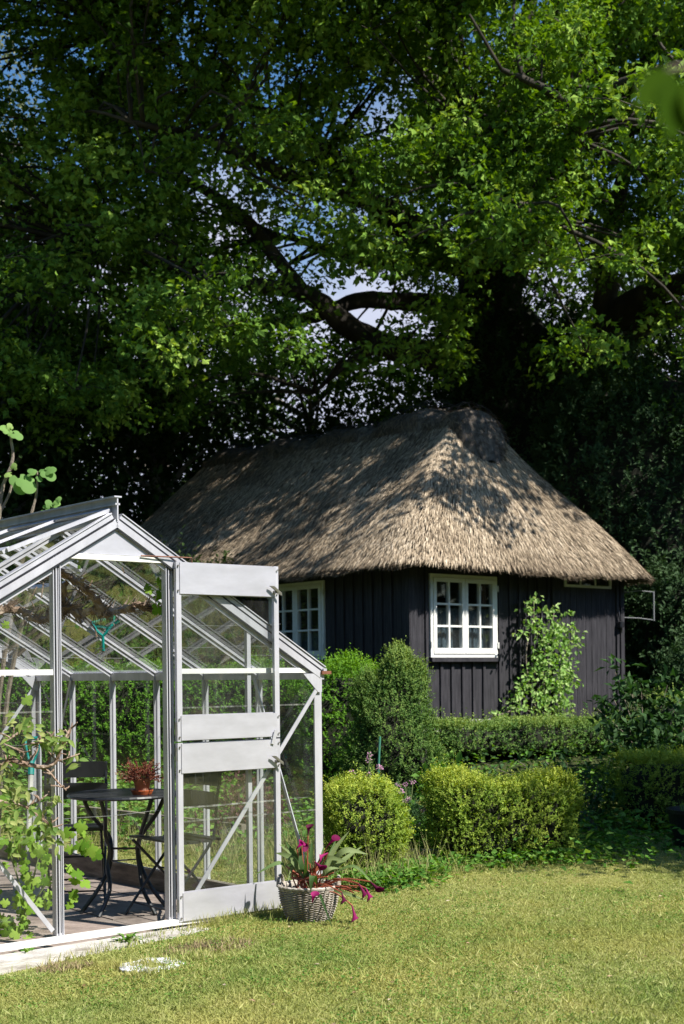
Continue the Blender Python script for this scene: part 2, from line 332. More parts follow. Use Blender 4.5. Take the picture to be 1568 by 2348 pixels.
# short lawn grass (uncountable)
def in_gh(X, Y, pad=.0):
    lx = (X-GH.x)*.766+(Y-GH.y)*.643; ly = -(X-GH.x)*.643+(Y-GH.y)*.766
    return (abs(lx) < 1.43+pad) & (ly > -.115-.07*(lx < .1)-.03*(lx < -.35)-pad) & (ly < 3.7+pad)
def vnoise(X, Y, s, seed=0):
    r = np.random.default_rng(seed); G = r.random((64, 64)); x = X*s+100; y = Y*s+100; xi = np.floor(x).astype(int); yi = np.floor(y).astype(int); fx = x-xi; fy = y-yi
    fx = fx*fx*(3-2*fx); fy = fy*fy*(3-2*fy); g = lambda a, b: G[a % 64, b % 64]
    return (g(xi, yi)*(1-fx)+g(xi+1, yi)*fx)*(1-fy)+(g(xi, yi+1)*(1-fx)+g(xi+1, yi+1)*fx)*fy
n = 520000
k = RNG.random(n)*(1/4.9-1/13.0)+1/13.0; Y = 1/k; X = (RNG.random(n)*2-1)*(.275*Y+.25)
ok = ~in_gh(X, Y) & (Y < 12.4+.3*np.sin(X*3)); X = X[ok]; Y = Y[ok]; n = len(X)
nzv = vnoise(X, Y, 2.2, 1)*.5+vnoise(X, Y, 7, 2)*.3+vnoise(X, Y, 20, 3)*.2
ok = RNG.random(n) < .35+1.1*nzv; X, Y, nzv = X[ok], Y[ok], nzv[ok]; n = len(X)
h = (.004+.010*nzv+.008*RNG.random(n))*np.where(RNG.random(n) < .02, 3.2, 1)
base = np.stack([X, Y, gz(X, Y)-.002], 1); D = nrm(np.stack([RNG.normal(size=n)*1.1, RNG.normal(size=n)*1.1, np.ones(n)], 1)); N = rdir(n)
rn = RNG.random(n)*.55+(1-vnoise(X, Y, 1.3, 5))*.25+vnoise(X, Y, 14, 8)*.2
g = leaves('lawn_grass', base, D, N, h*1.3, .0035+RNG.random(n)*.0045, M['grass'], None, rn)
tag(g, 'short patchy lawn grass with yellow moss between', 'grass', kind='stuff')
# coarser grass and weeds along edges
def scatter_tufts(name, spots, label, cat, m, hmin, hmax, per, kind='stuff', wd=.004):
    B = []; 
    for (x0, y0, r, cnt) in spots:
        a = RNG.random(cnt)*2*PI; q = r*np.sqrt(RNG.random(cnt)); B.append(np.stack([x0+q*np.cos(a), y0+q*np.sin(a)], 1))
    B = np.concatenate(B); B = np.repeat(B, per, 0)+RNG.normal(size=(len(B)*per, 2))*.012; B = B[~in_gh(B[:, 0], B[:, 1], -.02)]
    n = len(B); P = np.column_stack([B, gz(B[:, 0], B[:, 1])-.003]); D = np.column_stack([RNG.normal(size=(n, 2))*.4, np.ones(n)])
    return tag(leaves(name, P, D, rdir(n), hmin+(hmax-hmin)*RNG.random(n)**1.5, wd, m), label, cat, kind=kind)
sp = []
for i in range(40):
    tt = i/39; q = ghw(-.5+1.9*tt, -.20+.07*min(1, tt*1.6), 0); sp.append((q.x, q.y, .09, 9))
for x_, y_, Y_ in ((940, 2010, 8.9),): pass
for tt in np.linspace(0, 1, 24): sp.append((.45+1.5*tt, 9.05+.75*tt, .16, 10))
for tt in np.linspace(0, 1, 12): sp.append((2.0+1.4*tt, 10.4+.6*tt, .2, 8))
scatter_tufts('edge_grass', sp, 'longer grass tufts along the greenhouse sill and hedge foot', 'grass', M['grass'], .02, .085, 6)
q = [(*(ghw(1.75+.25*a, .2+3.2*b, 0))[:2], .22, 22) for a in (0, 1, 2, 3) for b in np.linspace(0, 1, 8)]
scatter_tufts('dry_bed_grass', q, 'dry straw coloured grass outside the glass side of the greenhouse', 'grass', M['tallgrass'], .08, .34, 5)

# broad-leaved ground cover in the beds and at hedge feet (uncountable)
def cover(name, label, pts, size, m, h=.07, cat='ground cover'):
    pts = np.asarray(pts); n = len(pts); P = np.column_stack([pts, gz(pts[:, 0], pts[:, 1])+RNG.random(n)*h]); D = np.column_stack([RNG.normal(size=(n, 2)), RNG.random(n)*.5])
    N = np.column_stack([RNG.normal(size=(n, 2))*.45, np.ones(n)])
    return tag(leaves(name, P, D, N, size*(.6+.8*RNG.random(n)), size*.75, m), label, cat, kind='stuff')
def patch(x0, y0, x1, y1, wid, n):
    t_ = RNG.random(n); w_ = RNG.normal(size=n)*wid; dx, dy = x1-x0, y1-y0; l = math.hypot(dx, dy)
    return np.column_stack([x0+dx*t_-dy/l*w_, y0+dy*t_+dx/l*w_])
pts = np.concatenate([patch(.1, 8.35, .5, 9.0, .16, 900), patch(.5, 9.1, 1.6, 9.55, .07, 500), patch(1.5, 9.4, 2.3, 10.6, .25, 900), patch(.3, 9.6, .7, 10.4, .25, 700)])
cover('strawberry_cover', 'low leafy ground cover spreading from the hedge foot onto the lawn', pts, .045, M['cover'], .10)
pts = np.concatenate([patch(.2, 10.8, 3.6, 12.6, .9, 6000), patch(-2.6, 12.2, 0, 10.4, .5, 5000), patch(-4.5, 13, 0, 13, .5, 2500)]); pts = pts[~in_gh(pts[:, 0], pts[:, 1], .25)]
cover('bed_foliage', 'mixed low foliage filling the garden beds between the hedges', pts, .06, M['cover'], .22)
w_ = vnoise(*(np.array([0.]), np.array([0.])), 1)
cl = np.column_stack([(RNG.random(5200)*2-1)*2.3, 5.0+RNG.random(5200)**1.3*5.2]); cl = cl[~in_gh(cl[:, 0], cl[:, 1])]; cl = cl[vnoise(cl[:, 0], cl[:, 1], 1.5, 9)*.7+vnoise(cl[:, 0], cl[:, 1], 6, 10)*.3+.25*(cl[:, 0] < -.6) > .52]
cl = np.repeat(cl, 6, 0)+RNG.normal(size=(len(cl)*6, 2))*.03
cover('clover', 'clover and small weeds growing through the lawn', cl, .013, M['cover'], .022)

n_ = 170; lp_ = np.column_stack([(RNG.random(n_)*2-1)*2.4, 5.0+RNG.random(n_)*6]); lp_ = lp_[~in_gh(lp_[:, 0], lp_[:, 1])]; n_ = len(lp_)
tag(leaves('fallen_leaves', np.column_stack([lp_, gz(lp_[:, 0], lp_[:, 1])+.016]), np.column_stack([RNG.normal(size=(n_, 2)), .2*RNG.random(n_)]), np.array([0, 0, 1.])+RNG.normal(size=(n_, 3))*.3, .018+.02*RNG.random(n_), .014, leafm('dry_leaf', [(.16, .09, .05), (.34, .24, .15), (.50, .42, .34)], .2, .02)), 'scattered small dry fallen leaves and petals on the lawn', 'fallen leaves', kind='stuff')
# greenhouse floor
mb = MB()
for i in range(5):
    for j in range(7):
        x0, y0 = -1.33+i*.534, .02+j*.51; dz = random.uniform(-.003, .003)
        mb.box(x0+.004, x0+.53, y0+.004, y0+.506, -.13, -.05+dz)
fl = empty('x', GH, TH); bpy.data.objects.remove(fl)
pav = mb.build('paving', pbr('grey_brown_paving', [(.13, .10, .085), (.24, .19, .165), (.31, .255, .225)], .85, 0, 6, None, .3, 30)); pav.location = GH; pav.rotation_euler = (0, 0, TH)
tag(pav, 'grey brown paving slabs on the greenhouse floor', 'paving', kind='structure')

# ================================================================ GREENHOUSE
G = empty('greenhouse', GH, TH)
tag(G, 'aluminium framed glass greenhouse with open door on the left', 'greenhouse')
HW, EA, RI, LEN, SP_ = 1.39, 1.375, 2.20, 3.61, .6017
A = M['alu']
def zr(x): return RI-(RI-EA)*abs(x)/HW
def gbar(name, p, q, w, h, up=(0, 0, 1), m=A): return MB().bar(p, q, w, h, up).build(name, m, G)
# sill
mb = MB(); mb.box(-HW-.02, HW+.02, -.045, .0, -.012, .017); mb.box(HW-.03, HW+.02, 0, LEN, -.055, -.01); mb.box(-HW-.02, -HW+.03, 0, LEN, -.055, -.01); mb.box(-HW, HW, LEN-.04, LEN, -.054, -.011)
mb.build('sill', M['white'], G)
mb = MB(); mb.box(-HW-.06, HW+.05, -.225, -.060, -.16, -.022); mb.build('sill_plank', M['whitewood'], G)
mb = MB(); mb.box(HW-.06, HW-.02, .02, LEN-.05, -.14, -.056); mb.box(HW-.38, HW-.34, .1, LEN-.1, -.14, .085); mb.build('timber_kerb', M['wood'], G)
mb = MB(); mb.box(HW-.338, HW-.062, .1, LEN-.1, -.14, -.02); mb.build('soil_strip', M['soil'], G)
# posts
for x in (-.354, .328):
    mb = MB(); s = 1 if x > 0 else -1
    mb.box(x-.022, x+.022, -.006, .030, .018, 1.985)
    for k in (-.0195, -.004, .0195): mb.box(x+k-.0025, x+k+.0025, -.014, -.0065, .02, 1.983)
    o = mb.build('door_post', A, G)
    mb = MB(); mb.box(x-.0165, x-.0075, -.0068, -.0062, .03, 1.98); mb.box(x+.006, x+.010, -.0072, -.0062, .03, 1.98); mb.build('seal', M['blackmetal'], o)
for x in (-HW, HW):
    for y in (0, LEN):
        sgn = 1 if x > 0 else -1; sy = -1 if y == 0 else 1
        mb = MB(); mb.box(min(x, x-sgn*.045), max(x, x-sgn*.045), y-.006, y+.006, -.01, EA); mb.box(x-.006+sgn*.008, x+.006+sgn*.008, min(y, y-sy*.05), max(y, y-sy*.05), -.01, EA)
        mb.build('corner_post', A, G)
for x in (-HW, HW):
    for i in range(1, 6):
        y = SP_*i; mb = MB(); mb.box(x-.012, x+.012, y-.013, y+.013, -.01, EA-.03); mb.box(x-.03, x-.012, y-.004, y+.004, -.01, EA-.03); mb.build('glazing_bar', A, G)
for y in (.012, LEN-.012):
    for x in (-.87, .87): MB().box(x-.013, x+.013, y-.013, y+.013, .028 if y < 1 else -.01, zr(x)-.05).build('glazing_bar', A, G)
for x in (-.352, .354): MB().box(x-.013, x+.013, LEN-.025, LEN, -.01, zr(x)-.05).build('glazing_bar', A, G)
# eave beams & gable rails
for x in (-HW, HW):
    s = 1 if x > 0 else -1; mb = MB(); mb.box(x-.02, x+.02, -.02, LEN+.02, EA-.055, EA+.0); mb.box(x+s*.021-.012, x+s*.021+.012, -.03, LEN+.03, EA-.012, EA+.01)
    mb.build('eave_beam', A, G)
for a, b in ((-HW+.02, -.38), (.352, HW-.02)):
    MB().box(a, b, -.012, .012, EA-.014, EA+.014).build('gable_rail', M['white'], G)
MB().box(-HW+.02, HW-.02, LEN-.015, LEN+.01, EA-.02, EA+.02).build('gable_rail', A, G)
MB().box(-.330, .304, -.02, .02, 1.965, 1.993).build('door_header', M['white'], G)
# ridge
mb = MB(); mb.box(-.004, .004, -.03, LEN, 2.18, 2.30); mb.box(-.022, .022, -.035, LEN+.01, 2.30, 2.308); mb.box(-.014, .014, -.03, LEN, 2.26, 2.27); mb.box(-.02, .02, -.02, LEN, 2.17, 2.185)
mb.build('ridge_bar', A, G)
# gable rafters (wide) and roof bars
for y in (0, LEN):
    for s in (-1, 1):
        mb = MB(); n_ = Vector((s*(RI-EA)/HW, 0, 1)).normalized()
        p, q = Vector((s*.012, y, RI-.02)), Vector((s*(HW+.01), y, EA-.015))
        mb.bar(p-n_*.02, q-n_*.02, .05, .038, n_); mb.bar(p+n_*.018, q+n_*.018, .036, .03, n_); mb.bar(p+n_*.040, q+n_*.040, .05, .006, n_)
        mb.bar(p-n_*.055, q-n_*.055, .012, .03, n_)
        o = mb.build('gable_rafter', A, G)
        if y == 0:
            mb = MB(); dy_ = Vector((0, -.020, 0)); mb.bar(p+n_*.0065+dy_, q+n_*.0065+dy_, .003, .008, n_); mb.bar(p-n_*.046+dy_*1.05, q-n_*.046+dy_*1.05, .002, .007, n_); mb.build('seal', M['blackmetal'], o)
for s in (-1, 1):
    for i in range(1, 6):
        y = SP_*i; n_ = Vector((s*(RI-EA)/HW, 0, 1)).normalized(); p, q = Vector((s*.01, y, RI-.02)), Vector((s*HW, y, EA-.01))
        mb = MB(); mb.bar(p, q, .026, .016, n_); mb.bar(p-n_*.018, q-n_*.018, .006, .022, n_); mb.build('roof_bar', A, G)
# gable sheet
mb = MB(); zz = 1.996
mb.add([(-.32, -.008, zz), (.325, -.008, zz), (0, -.008, 2.145), (-.32, -.002, zz), (.325, -.002, zz), (0, -.002, 2.145)], [(0, 1, 2), (5, 4, 3), (0, 3, 4, 1), (1, 4, 5, 2), (2, 5, 3, 0)])
gs = mb.build('gable_sheet', M['alup'], G)
mb = MB()
for x, z in ((-.03, 2.115), (.03, 2.115)): mb.tube([(x, -.009, z), (x, -.02, z)], .006, 6)
mb.build('bolt', M['steel'], gs)
# braces
for p, q in (((HW-.03, .0, 1.27), (.40, 0, .05)), ((-HW+.03, .0, 1.27), (-.40, 0, .05)), ((HW-.03, LEN-.02, 1.27), (.40, LEN-.02, .0)), ((-HW+.03, LEN-.02, 1.27), (-.40, LEN-.02, 0)),
             ((HW-.03, .62, EA-.05), (HW-.03, .03, .02)), ((HW-.03, LEN-.62, EA-.05), (HW-.03, LEN-.05, 0)), ((-HW+.03, .62, EA-.05), (-HW+.03, .03, .02))):
    d = Vector(q)-Vector(p); up = (0, 1, 0) if abs(d.x) > .1 else (1, 0, 0)
    p2, q2 = Vector(p), Vector(q)
    if abs(d.x) > .1: p2.y -= .018 if p2.y < 1 else 0; q2.y -= .018 if q2.y < 1 else 0
    gbar('brace', p2, q2, .024, .006, up)
for s in (-1, 1):
    for y in (-.019, LEN-.03):
        mb = MB(); x = s*HW; mb.add([(x-s*.0, y, EA-.02), (x-s*.14, y, EA-.02), (x-s*.03, y, EA-.13), (x, y, EA-.13), (x-s*.0, y-.004, EA-.02), (x-s*.14, y-.004, EA-.02), (x-s*.03, y-.004, EA-.13), (x, y-.004, EA-.13)],
                                  [(0, 1, 2, 3), (7, 6, 5, 4), (0, 4, 5, 1), (1, 5, 6, 2), (2, 6, 7, 3), (3, 7, 4, 0)]); mb.build('corner_bracket', A, G)
# glass panes: thin real sheets, one object per bay
GL = M['glass']
def pane_quad(name, pts, th, nv, laps=(), m=GL, par=None):
    nv = Vector(nv)*th; P = [Vector(p) for p in pts]; k = len(P); mb = MB()
    mb.add(P, [tuple(range(k))])
    o = mb.build(name, m, par or G)
    if laps:
        ml = MB()
        for z in laps:
            u0, u1 = (P[0]-P[3])*(0)+P[0].lerp(P[3], z), P[1].lerp(P[2], z)
            off = Vector(nv)*2.5; e = (P[3]-P[0]).normalized()*.009
            ml.add([u0+off, u1+off, u1+off+e, u0+off+e], [(0, 1, 2, 3)])
        ml.build('pane_edge', M['lap'], o)
    return o
for x in (-HW, HW):
    for i in range(6):
        y0, y1 = SP_*i+.013, SP_*(i+1)-.013; s = 1 if x > 0 else -1
        pane_quad('glass_pane', [(x-s*.004, y0, -.01), (x-s*.004, y1, -.01), (x-s*.004, y1, EA-.056), (x-s*.004, y0, EA-.056)], .002, (s, 0, 0), (.36, .70) if x > 0 else (.4,))
for a, b in ((.376, .857), (.883, HW-.02)):
    for s in (-1, 1):
        pane_quad('glass_pane', [(s*a, 0, .03), (s*b, 0, .03), (s*b, 0, EA-.021), (s*a, 0, EA-.021)], .002, (0, -1, 0), (.385, .86))
        pane_quad('glass_pane', [(s*a, 0, EA+.023), (s*b, 0, EA+.023), (s*b, 0, zr(b)-.09), (s*a, 0, zr(a)-.09)], .002, (0, -1, 0))
        pane_quad('glass_pane', [(s*a, LEN-.006, -.01), (s*b, LEN-.006, -.01), (s*b, LEN-.006, zr(b)-.09), (s*a, LEN-.006, zr(a)-.09)], .002, (0, 1, 0), (.45,))
pane_quad('glass_pane', [(-.33, LEN-.006, -.01), (.33, LEN-.006, -.01), (.33, LEN-.006, zr(.33)-.09), (-.33, LEN-.006, zr(.33)-.09)], .002, (0, 1, 0), (.4,))
for s in (-1, 1):
    for i in range(6):
        y0, y1 = SP_*i+.014, SP_*(i+1)-.014; xt = .02
        if s < 0 and i < 2: xt = .62        # under the left vent
        if s > 0 and i in (2,): xt = .50
        off = .002
        pane_quad('roof_pane', [(s*HW, y0, EA+off), (s*HW, y1, EA+off), (s*xt, y1, zr(xt)+off), (s*xt, y0, zr(xt)+off)], .002, (0, 0, 1), (.5,), M['roofglass'])
# vents
def vent(s, y0, y1, xl, lift):
    n_ = Vector((s*(RI-EA)/HW, 0, 1)).normalized(); d = Vector((s*HW, 0, EA-RI)).normalized(); top = Vector((s*.02, 0, RI+.035)); L = xl/abs(d.x)
    d2 = (d+Vector((0, 0, lift))).normalized(); bot = top+d2*L
    a, b = top+Vector((0, y0, 0)), top+Vector((0, y1, 0)); c, e = bot+Vector((0, y1, 0)), bot+Vector((0, y0, 0))
    mb = MB()
    for p, q, w in ((a, e, .03), (b, c, .03), (a, b, .03), (e, c, .045)): mb.bar(p, q, w, .02, n_)
    mm = (a+b)/2; mb.bar(mm, (c+e)/2, .016, .02, n_)
    v = mb.build('roof_vent', A, G)
    g_ = MB().add([a+n_*.002, b+n_*.002, c+n_*.002, e+n_*.002], [(0, 1, 2, 3)]).build('vent_glass', M['roofglass'], v)
    # cross bar of the roof below the vent
    x = s*(xl+.02); MB().bar((x, y0-.02, zr(x)-.012), (x, y1+.02, zr(x)-.012), .05, .03, n_).build('vent_rail', A, G)
    return mm, (c+e)/2
vent(-1, .03, 1.19, .55, .16)
t1, t2 = vent(1, 1.22, 1.79, .42, .10)
op = MB(); op.tube([(.46, 1.5, 1.92), (.62, 1.47, 1.70)], .013, 8); op.tube([(.40, 1.5, 2.0), (.46, 1.5, 1.92)], .007, 6); op.build('vent_opener', M['blackmetal'], G)
op = MB(); op.bar((-.56, .62, 1.83), (-.42, .60, 1.44), .014, .008, (0, 1, 0)); op.build('vent_stay', A, G)
# strung wires
for k, (z0, z1, y0) in enumerate(((1.62, 1.66, .35), (1.52, 1.53, .5), (1.46, 1.47, .28), (.62, .62, .06), (1.16, 1.16, 3.3), (.83, .84, 3.2))):
    pts = [(-1.36+2.72*i/12, y0+.02*math.sin(i), z0+(z1-z0)*i/12-.012*math.sin(PI*i/12)+.004*math.sin(i*2.3+k)) for i in range(13)]
    MB().tube(pts, .0014, 4).build('wire', M['wire'], G)
# rusty hook on the header
MB().tube([(.14, -.03, 1.997), (.38, -.045, 1.999), (.45, -.05, 1.999), (.455, -.05, 1.965)], .004, 5).build('hook_rod', M['rust'], G)
MB().bar((HW-.01, -.03, 1.36), (HW+.06, -.03, 1.36), .02, .02).build('gutter_end', M['rust'], G)

# door: two leaves, opened almost flat against the front
DW, DA = .686, R(-1.8)
def dmat(p):                                 # door plane coords (u along leaf, v outwards, z) -> greenhouse local
    u, v, z = p; return Vector((.349+u*math.cos(DA)+v*math.sin(DA)*1, -.030+u*math.sin(DA)-v*math.cos(DA), z))
class DB(MB):
    def dbox(s, u0, u1, v0, v1, z0, z1):
        vs = [dmat(p) for p in ((u0, v0, z0), (u1, v0, z0), (u1, v1, z0), (u0, v1, z0), (u0, v0, z1), (u1, v0, z1), (u1, v1, z1), (u0, v1, z1))]
        return s.add(vs, [(0, 1, 2, 3), (7, 6, 5, 4), (0, 4, 5, 1), (1, 5, 6, 2), (2, 6, 7, 3), (3, 7, 4, 0)])
def leaf(z0, z1, panels, gl, lab):
    f = DB(); w = .032
    f.dbox(0, w, -.004, .020, z0, z1); f.dbox(DW-w, DW, -.004, .020, z0, z1)
    for a, b in panels: f.dbox(w, DW-w, -.002, .006, a, a+.008); f.dbox(w, DW-w, -.002, .006, b-.008, b)
    d = f.build('door', A, G); d['label'] = lab
    for a, b in panels:
        k = DB(); k.dbox(.022, DW-.022 if a > 1 else DW-.022, .0215, .025, a+.004, b-.004); k.build('door_sheet', M['alup'], d)
        k = DB()
        for u in (.012, DW-.010):
            for z in (a+.022, b-.022): k.dbox(u-.004, u+.004, .0252 if u > .3 else .021, .030, z-.004, z+.004)
        k.build('screw', M['steel'], d)
    k = DB(); vs = [dmat(p) for p in ((w, .004, gl[0]), (DW-w, .004, gl[0]), (DW-w, .004, gl[1]), (w, .004, gl[1]))]; k.add(vs, [(0, 1, 2, 3)]); k.build('door_glass', M['doorglass'], d)
    return d
du = leaf(.990, 1.975, ((1.795, 1.975), (.992, 1.135)), (1.13, 1.80), 'upper leaf of the open door')
dl = leaf(.003, .982, ((.812, .982), (.003, .165)), (.16, .815), 'lower leaf of the open door')
k = DB(); vs = [dmat(p) for p in ((.03, .007, .62), (DW-.03, .007, .62), (DW-.03, .007, .63), (.03, .007, .63))]; k.add(vs, [(0, 1, 2, 3)]); k.build('pane_edge', M['lap'], dl)
def knob(z, par):
    k = DB(); u = DW-.035
    k.dbox(u-.006, u+.010, .025, .046, z-.007, z+.009)
    vs = [dmat(p) for p in ((u-.045, .040, z+.035), (u+.034, .046, z-.020), (u+.030, .050, z-.004), (u-.02, .046, z+.034), (u-.045, .052, z+.034), (u+.034, .058, z-.021), (u+.030, .060, z-.003), (u-.02, .058, z+.033))]
    k.add(vs, [(0, 1, 2, 3), (7, 6, 5, 4), (0, 4, 5, 1), (1, 5, 6, 2), (2, 6, 7, 3), (3, 7, 4, 0)]); k.build('handle', M['steel'], par)
knob(1.825, du); knob(.852, dl)
k = DB(); vs = [dmat(p) for p in ((DW-.07, .028, .955), (DW-.05, .03, .95), (DW-.028, .034, 1.03), (DW-.05, .034, 1.032), (DW-.07, .034, .955), (DW-.05, .036, .95), (DW-.028, .040, 1.03), (DW-.05, .040, 1.032))]
k.add(vs, [(0, 1, 2, 3), (7, 6, 5, 4), (0, 4, 5, 1), (1, 5, 6, 2), (2, 6, 7, 3), (3, 7, 4, 0)]); k.build('latch', A, du)
for z, par in ((1.90, du), (1.06, du), (.92, dl), (.09, dl)):
    MB().tube([(.350, -.036, z-.035), (.350, -.036, z+.035)], .0085, 8).build('hinge', M['steel'], par)

# ================================================================ TABLE, CHAIRS, POTS
FZ = -.05
BM = M['blackmetal']
tb = empty('bistro_table', (-1.315, 8.10, FZ)); tag(tb, 'round black slatted table with curved tube legs inside the greenhouse', 'table')
mb = MB(); rT = .325; zt = .693
for i in range(9):
    y0 = -rT+i*(2*rT/9)+.003; y1 = y0+2*rT/9-.006; 
    def hx(y): return math.sqrt(max(rT*rT-y*y, .0004))-.012
    a, b = hx(y0), hx(y1)
    vs = [(-a, y0, zt), (a, y0, zt), (b, y1, zt), (-b, y1, zt)]; vs += [(x, y, zt+.008) for x, y, z in vs]
    mb.add(vs, [(0, 3, 2, 1), (4, 5, 6, 7), (0, 1, 5, 4), (1, 2, 6, 5), (2, 3, 7, 6), (3, 0, 4, 7)])
o = mb.build('tabletop', BM, tb); o.rotation_euler.z = R(15)
MB().tube([(rT*math.cos(a), rT*math.sin(a), zt) for a in np.linspace(0, 2*PI, 49)], .011, 6).build('rim', BM, tb)
mb = MB()
for ang in (R(205), R(245), R(-40), R(-5)):
    c_, s_ = math.cos(ang), math.sin(ang); c0 = Vector((math.copysign(.082, c_), (.02 if ang in (R(205), R(-5)) else -.02), 0))
    pts = smooth_path([(c_*.25, s_*.22, zt-.005), (c_*.20, s_*.18, .58), (c0.x*1.25, c0.y*2.2, .45), (c0.x, c0.y*1.2, .37), (c0.x*1.15, c0.y*1.8, .26), (c_*.16, s_*.14, .14), (c_*.27, s_*.25, .0)], 4)
    MB().tube(pts, .0125, 8).build('leg', BM, tb)
mb.tube([(-.085, 0, .37), (.085, 0, .37)], .007, 6); mb.tube([(-.07, -.03, .30), (.07, .03, .30)], .005, 6); mb.tube([(.08, 0, .37), (.08, 0, .39)], .01, 6)
mb.build('cross_tie', BM, tb)
def chair(loc, rz, label, ribs):
    c = empty('folding_chair', loc, rz); tag(c, label, 'chair', 'black folding chairs in the greenhouse')
    for k in range(2):
        z = .80-.135*k; mb = MB(); K = 14; vs = []
        for i in range(K+1):
            u = -1+2*i/K; x = u*.2; hgt = .052 if abs(u) < .93 else .04; y = .185-.03*k-.025*(1-u*u)*-1
            vs += [(x, y, z-hgt), (x, y-.012, z+hgt), (x, y+.012, z-hgt), (x, y, z+hgt)]
        fs = []
        for i in range(K): a, b = 4*i, 4*i+4; fs += [(a, b, b+1, a+1), (a+2, a+3, b+3, b+2), (a+1, b+1, b+3, a+3), (a, a+2, b+2, b)]
        fs += [(0, 1, 3, 2), (4*K, 4*K+2, 4*K+3, 4*K+1)]; mb.add(vs, fs)
        if ribs:
            for u in (-.55, -.15, .25, .62): mb.tube([(u*.2, .17-.03*k, z-.05), (u*.2, .165-.03*k, z+.05)], .004, 4)
        mb.build('backrest', BM, c)
    mb = MB()
    for i in range(5):
        y0 = -.19+i*.078; z = .445-.012*math.sin(PI*(i+.5)/5)+(.012 if i == 0 else 0)
        mb.add([(-.2, y0, z), (.2, y0, z), (.195, y0+.07, z-.004), (-.195, y0+.07, z-.004), (-.2, y0, z+.012), (.2, y0, z+.012), (.195, y0+.07, z+.01), (-.195, y0+.07, z+.01)],
               [(0, 3, 2, 1), (4, 5, 6, 7), (0, 1, 5, 4), (1, 2, 6, 5), (2, 3, 7, 6), (3, 0, 4, 7)])
    mb.build('seat', BM, c)
    for s in (-1, 1):
        x = s*.192; MB().tube(smooth_path([(x, .20, .85), (x, .165, .66), (x, .14, .46), (x*.98, -.02, .26), (x, -.23, .0)], 3), .009, 6).build('leg', BM, c)
        x = s*.172; MB().tube([(x, -.18, .44), (x, .01, .25), (x, .23, .0)], .009, 6).build('leg', BM, c)
    mb = MB(); mb.tube([(-.18, .14, .1), (.18, .14, .1)], .006, 6); mb.tube([(-.19, -.17, .07), (.19, -.17, .07)], .006, 6); mb.tube([(-.19, .0, .262), (.19, .0, .262)], .006, 6); mb.build('stretcher', BM, c)
    return c
chair((-1.70, 8.55, FZ), R(8), 'black folding chair behind the round table, back to the hedge', False)
cb = chair((-.99, 7.93, FZ), R(-50), 'black folding chair with ribbed back beside the door post, seen through door glass', True)
# potted heather on the table
zt2 = FZ+zt+.009
pp = empty('potted_heather', at(326, 1806, 8.0)); pp.location.z = zt2; tag(pp, 'clay pot of dried red brown heather on the black round table', 'potted plant')
MB().lathe([(0, 0), (.055, 0), (.066, .022), (.066, .026), (.060, .026), (.052, .008), (0, .008)], n=28).build('saucer', M['orangepot'], pp, smooth=False)
MB().lathe([(0, .009), (.036, .009), (.050, .075), (.054, .075), (.055, .095), (.049, .095), (.045, .082), (0, .082)], n=28).build('pot', M['terra'], pp)
P = []; D = []; L = []; st = MB()
for i in range(95):
    a = random.uniform(0, 2*PI); e = random.uniform(.15, 1.35); d = Vector((math.cos(a)*math.cos(e), math.sin(a)*math.cos(e), math.sin(e))); l = random.uniform(.09, .16); q0 = Vector((math.cos(a)*.02, math.sin(a)*.02, .085))
    pts = [q0+d*l*t_+Vector((0, 0, -.035*t_*t_*math.cos(e))) for t_ in (0, .35, .7, 1)]; st.tube(pts, .0012, 3)
    for k in range(26):
        t_ = random.uniform(.3, 1); q = q0+d*l*t_+Vector((0, 0, -.035*t_*t_*math.cos(e))); P.append(tuple(q+Vector(pp.location))); D.append(tuple(d*.6+Vector((random.gauss(0, .6), random.gauss(0, .6), random.gauss(0, .6)))))
st.build('stems', M['vinebark'], pp)
leaves('sprigs', np.array(P), np.array(D), rdir(len(P)), .011, .006, M['heather'], pp)

# spade
s0 = at(66, 1905, 8.6); s1 = at(72, 1745, 8.75); sp_ = empty('spade', s0+(s0-s1)*.9); tag(sp_, 'spade with teal handle leaning inside the left of the greenhouse', 'spade')
d = (s1-s0).normalized()
MB().tube([s0-d*.30, s1], .0165, 8).build('shaft', M['concrete'], sp_, world=True)
h1, h2, h3 = at(60, 1712, 8.76), at(88, 1714, 8.76), at(58, 1692, 8.78); h4 = at(88, 1692, 8.78)
mb = MB(); mb.tube(smooth_path([s1-d*.03, at(64, 1733, 8.76), h1, h3], 3), .008, 8); mb.tube(smooth_path([s1-d*.03, at(82, 1735, 8.76), h2, h4], 3), .008, 8); mb.tube([h3, h4], .012, 8); mb.tube([s1-d*.09, s1], .021, 8)
mb.build('handle', M['teal'], sp_, world=True)
b0 = s0-d*.30; mb = MB(); mb.bar(b0, b0-d*.28, .17, .006, (0, 1, 0)); mb.build('blade', M['steel'], sp_, world=True)
# solid fork shape added in place of the teal spade handle's glass reflection
wc = empty('handle_reflection', at(232, 1452, 9.1)); tag(wc, 'added fork shape standing in for the reflected teal spade handle', 'reflection stand-in')
A_ = lambda x, y: at(x, y, 9.1)
mb = MB(); mb.tube([A_(212, 1428), A_(262, 1412)], .011, 8); mb.tube(smooth_path([A_(212, 1428), A_(222, 1446), A_(236, 1458)], 3), .009, 8); mb.tube(smooth_path([A_(262, 1412), A_(255, 1436), A_(236, 1458)], 3), .009, 8); mb.build('handle', M['teal'], wc, world=True)
MB().tube([A_(236, 1456), A_(237, 1492)], .010, 8).build('shaft', M['teal'], wc, world=True)
mb = MB(); mb.tube([A_(228, 1494), A_(246, 1493)], .004, 6); [mb.tube([A_(229+8*k_, 1494), A_(230+7*k_, 1512)], [.003, .0015], 5) for k_ in range(3)]; mb.build('added_tines', M['steel'], wc, world=True)
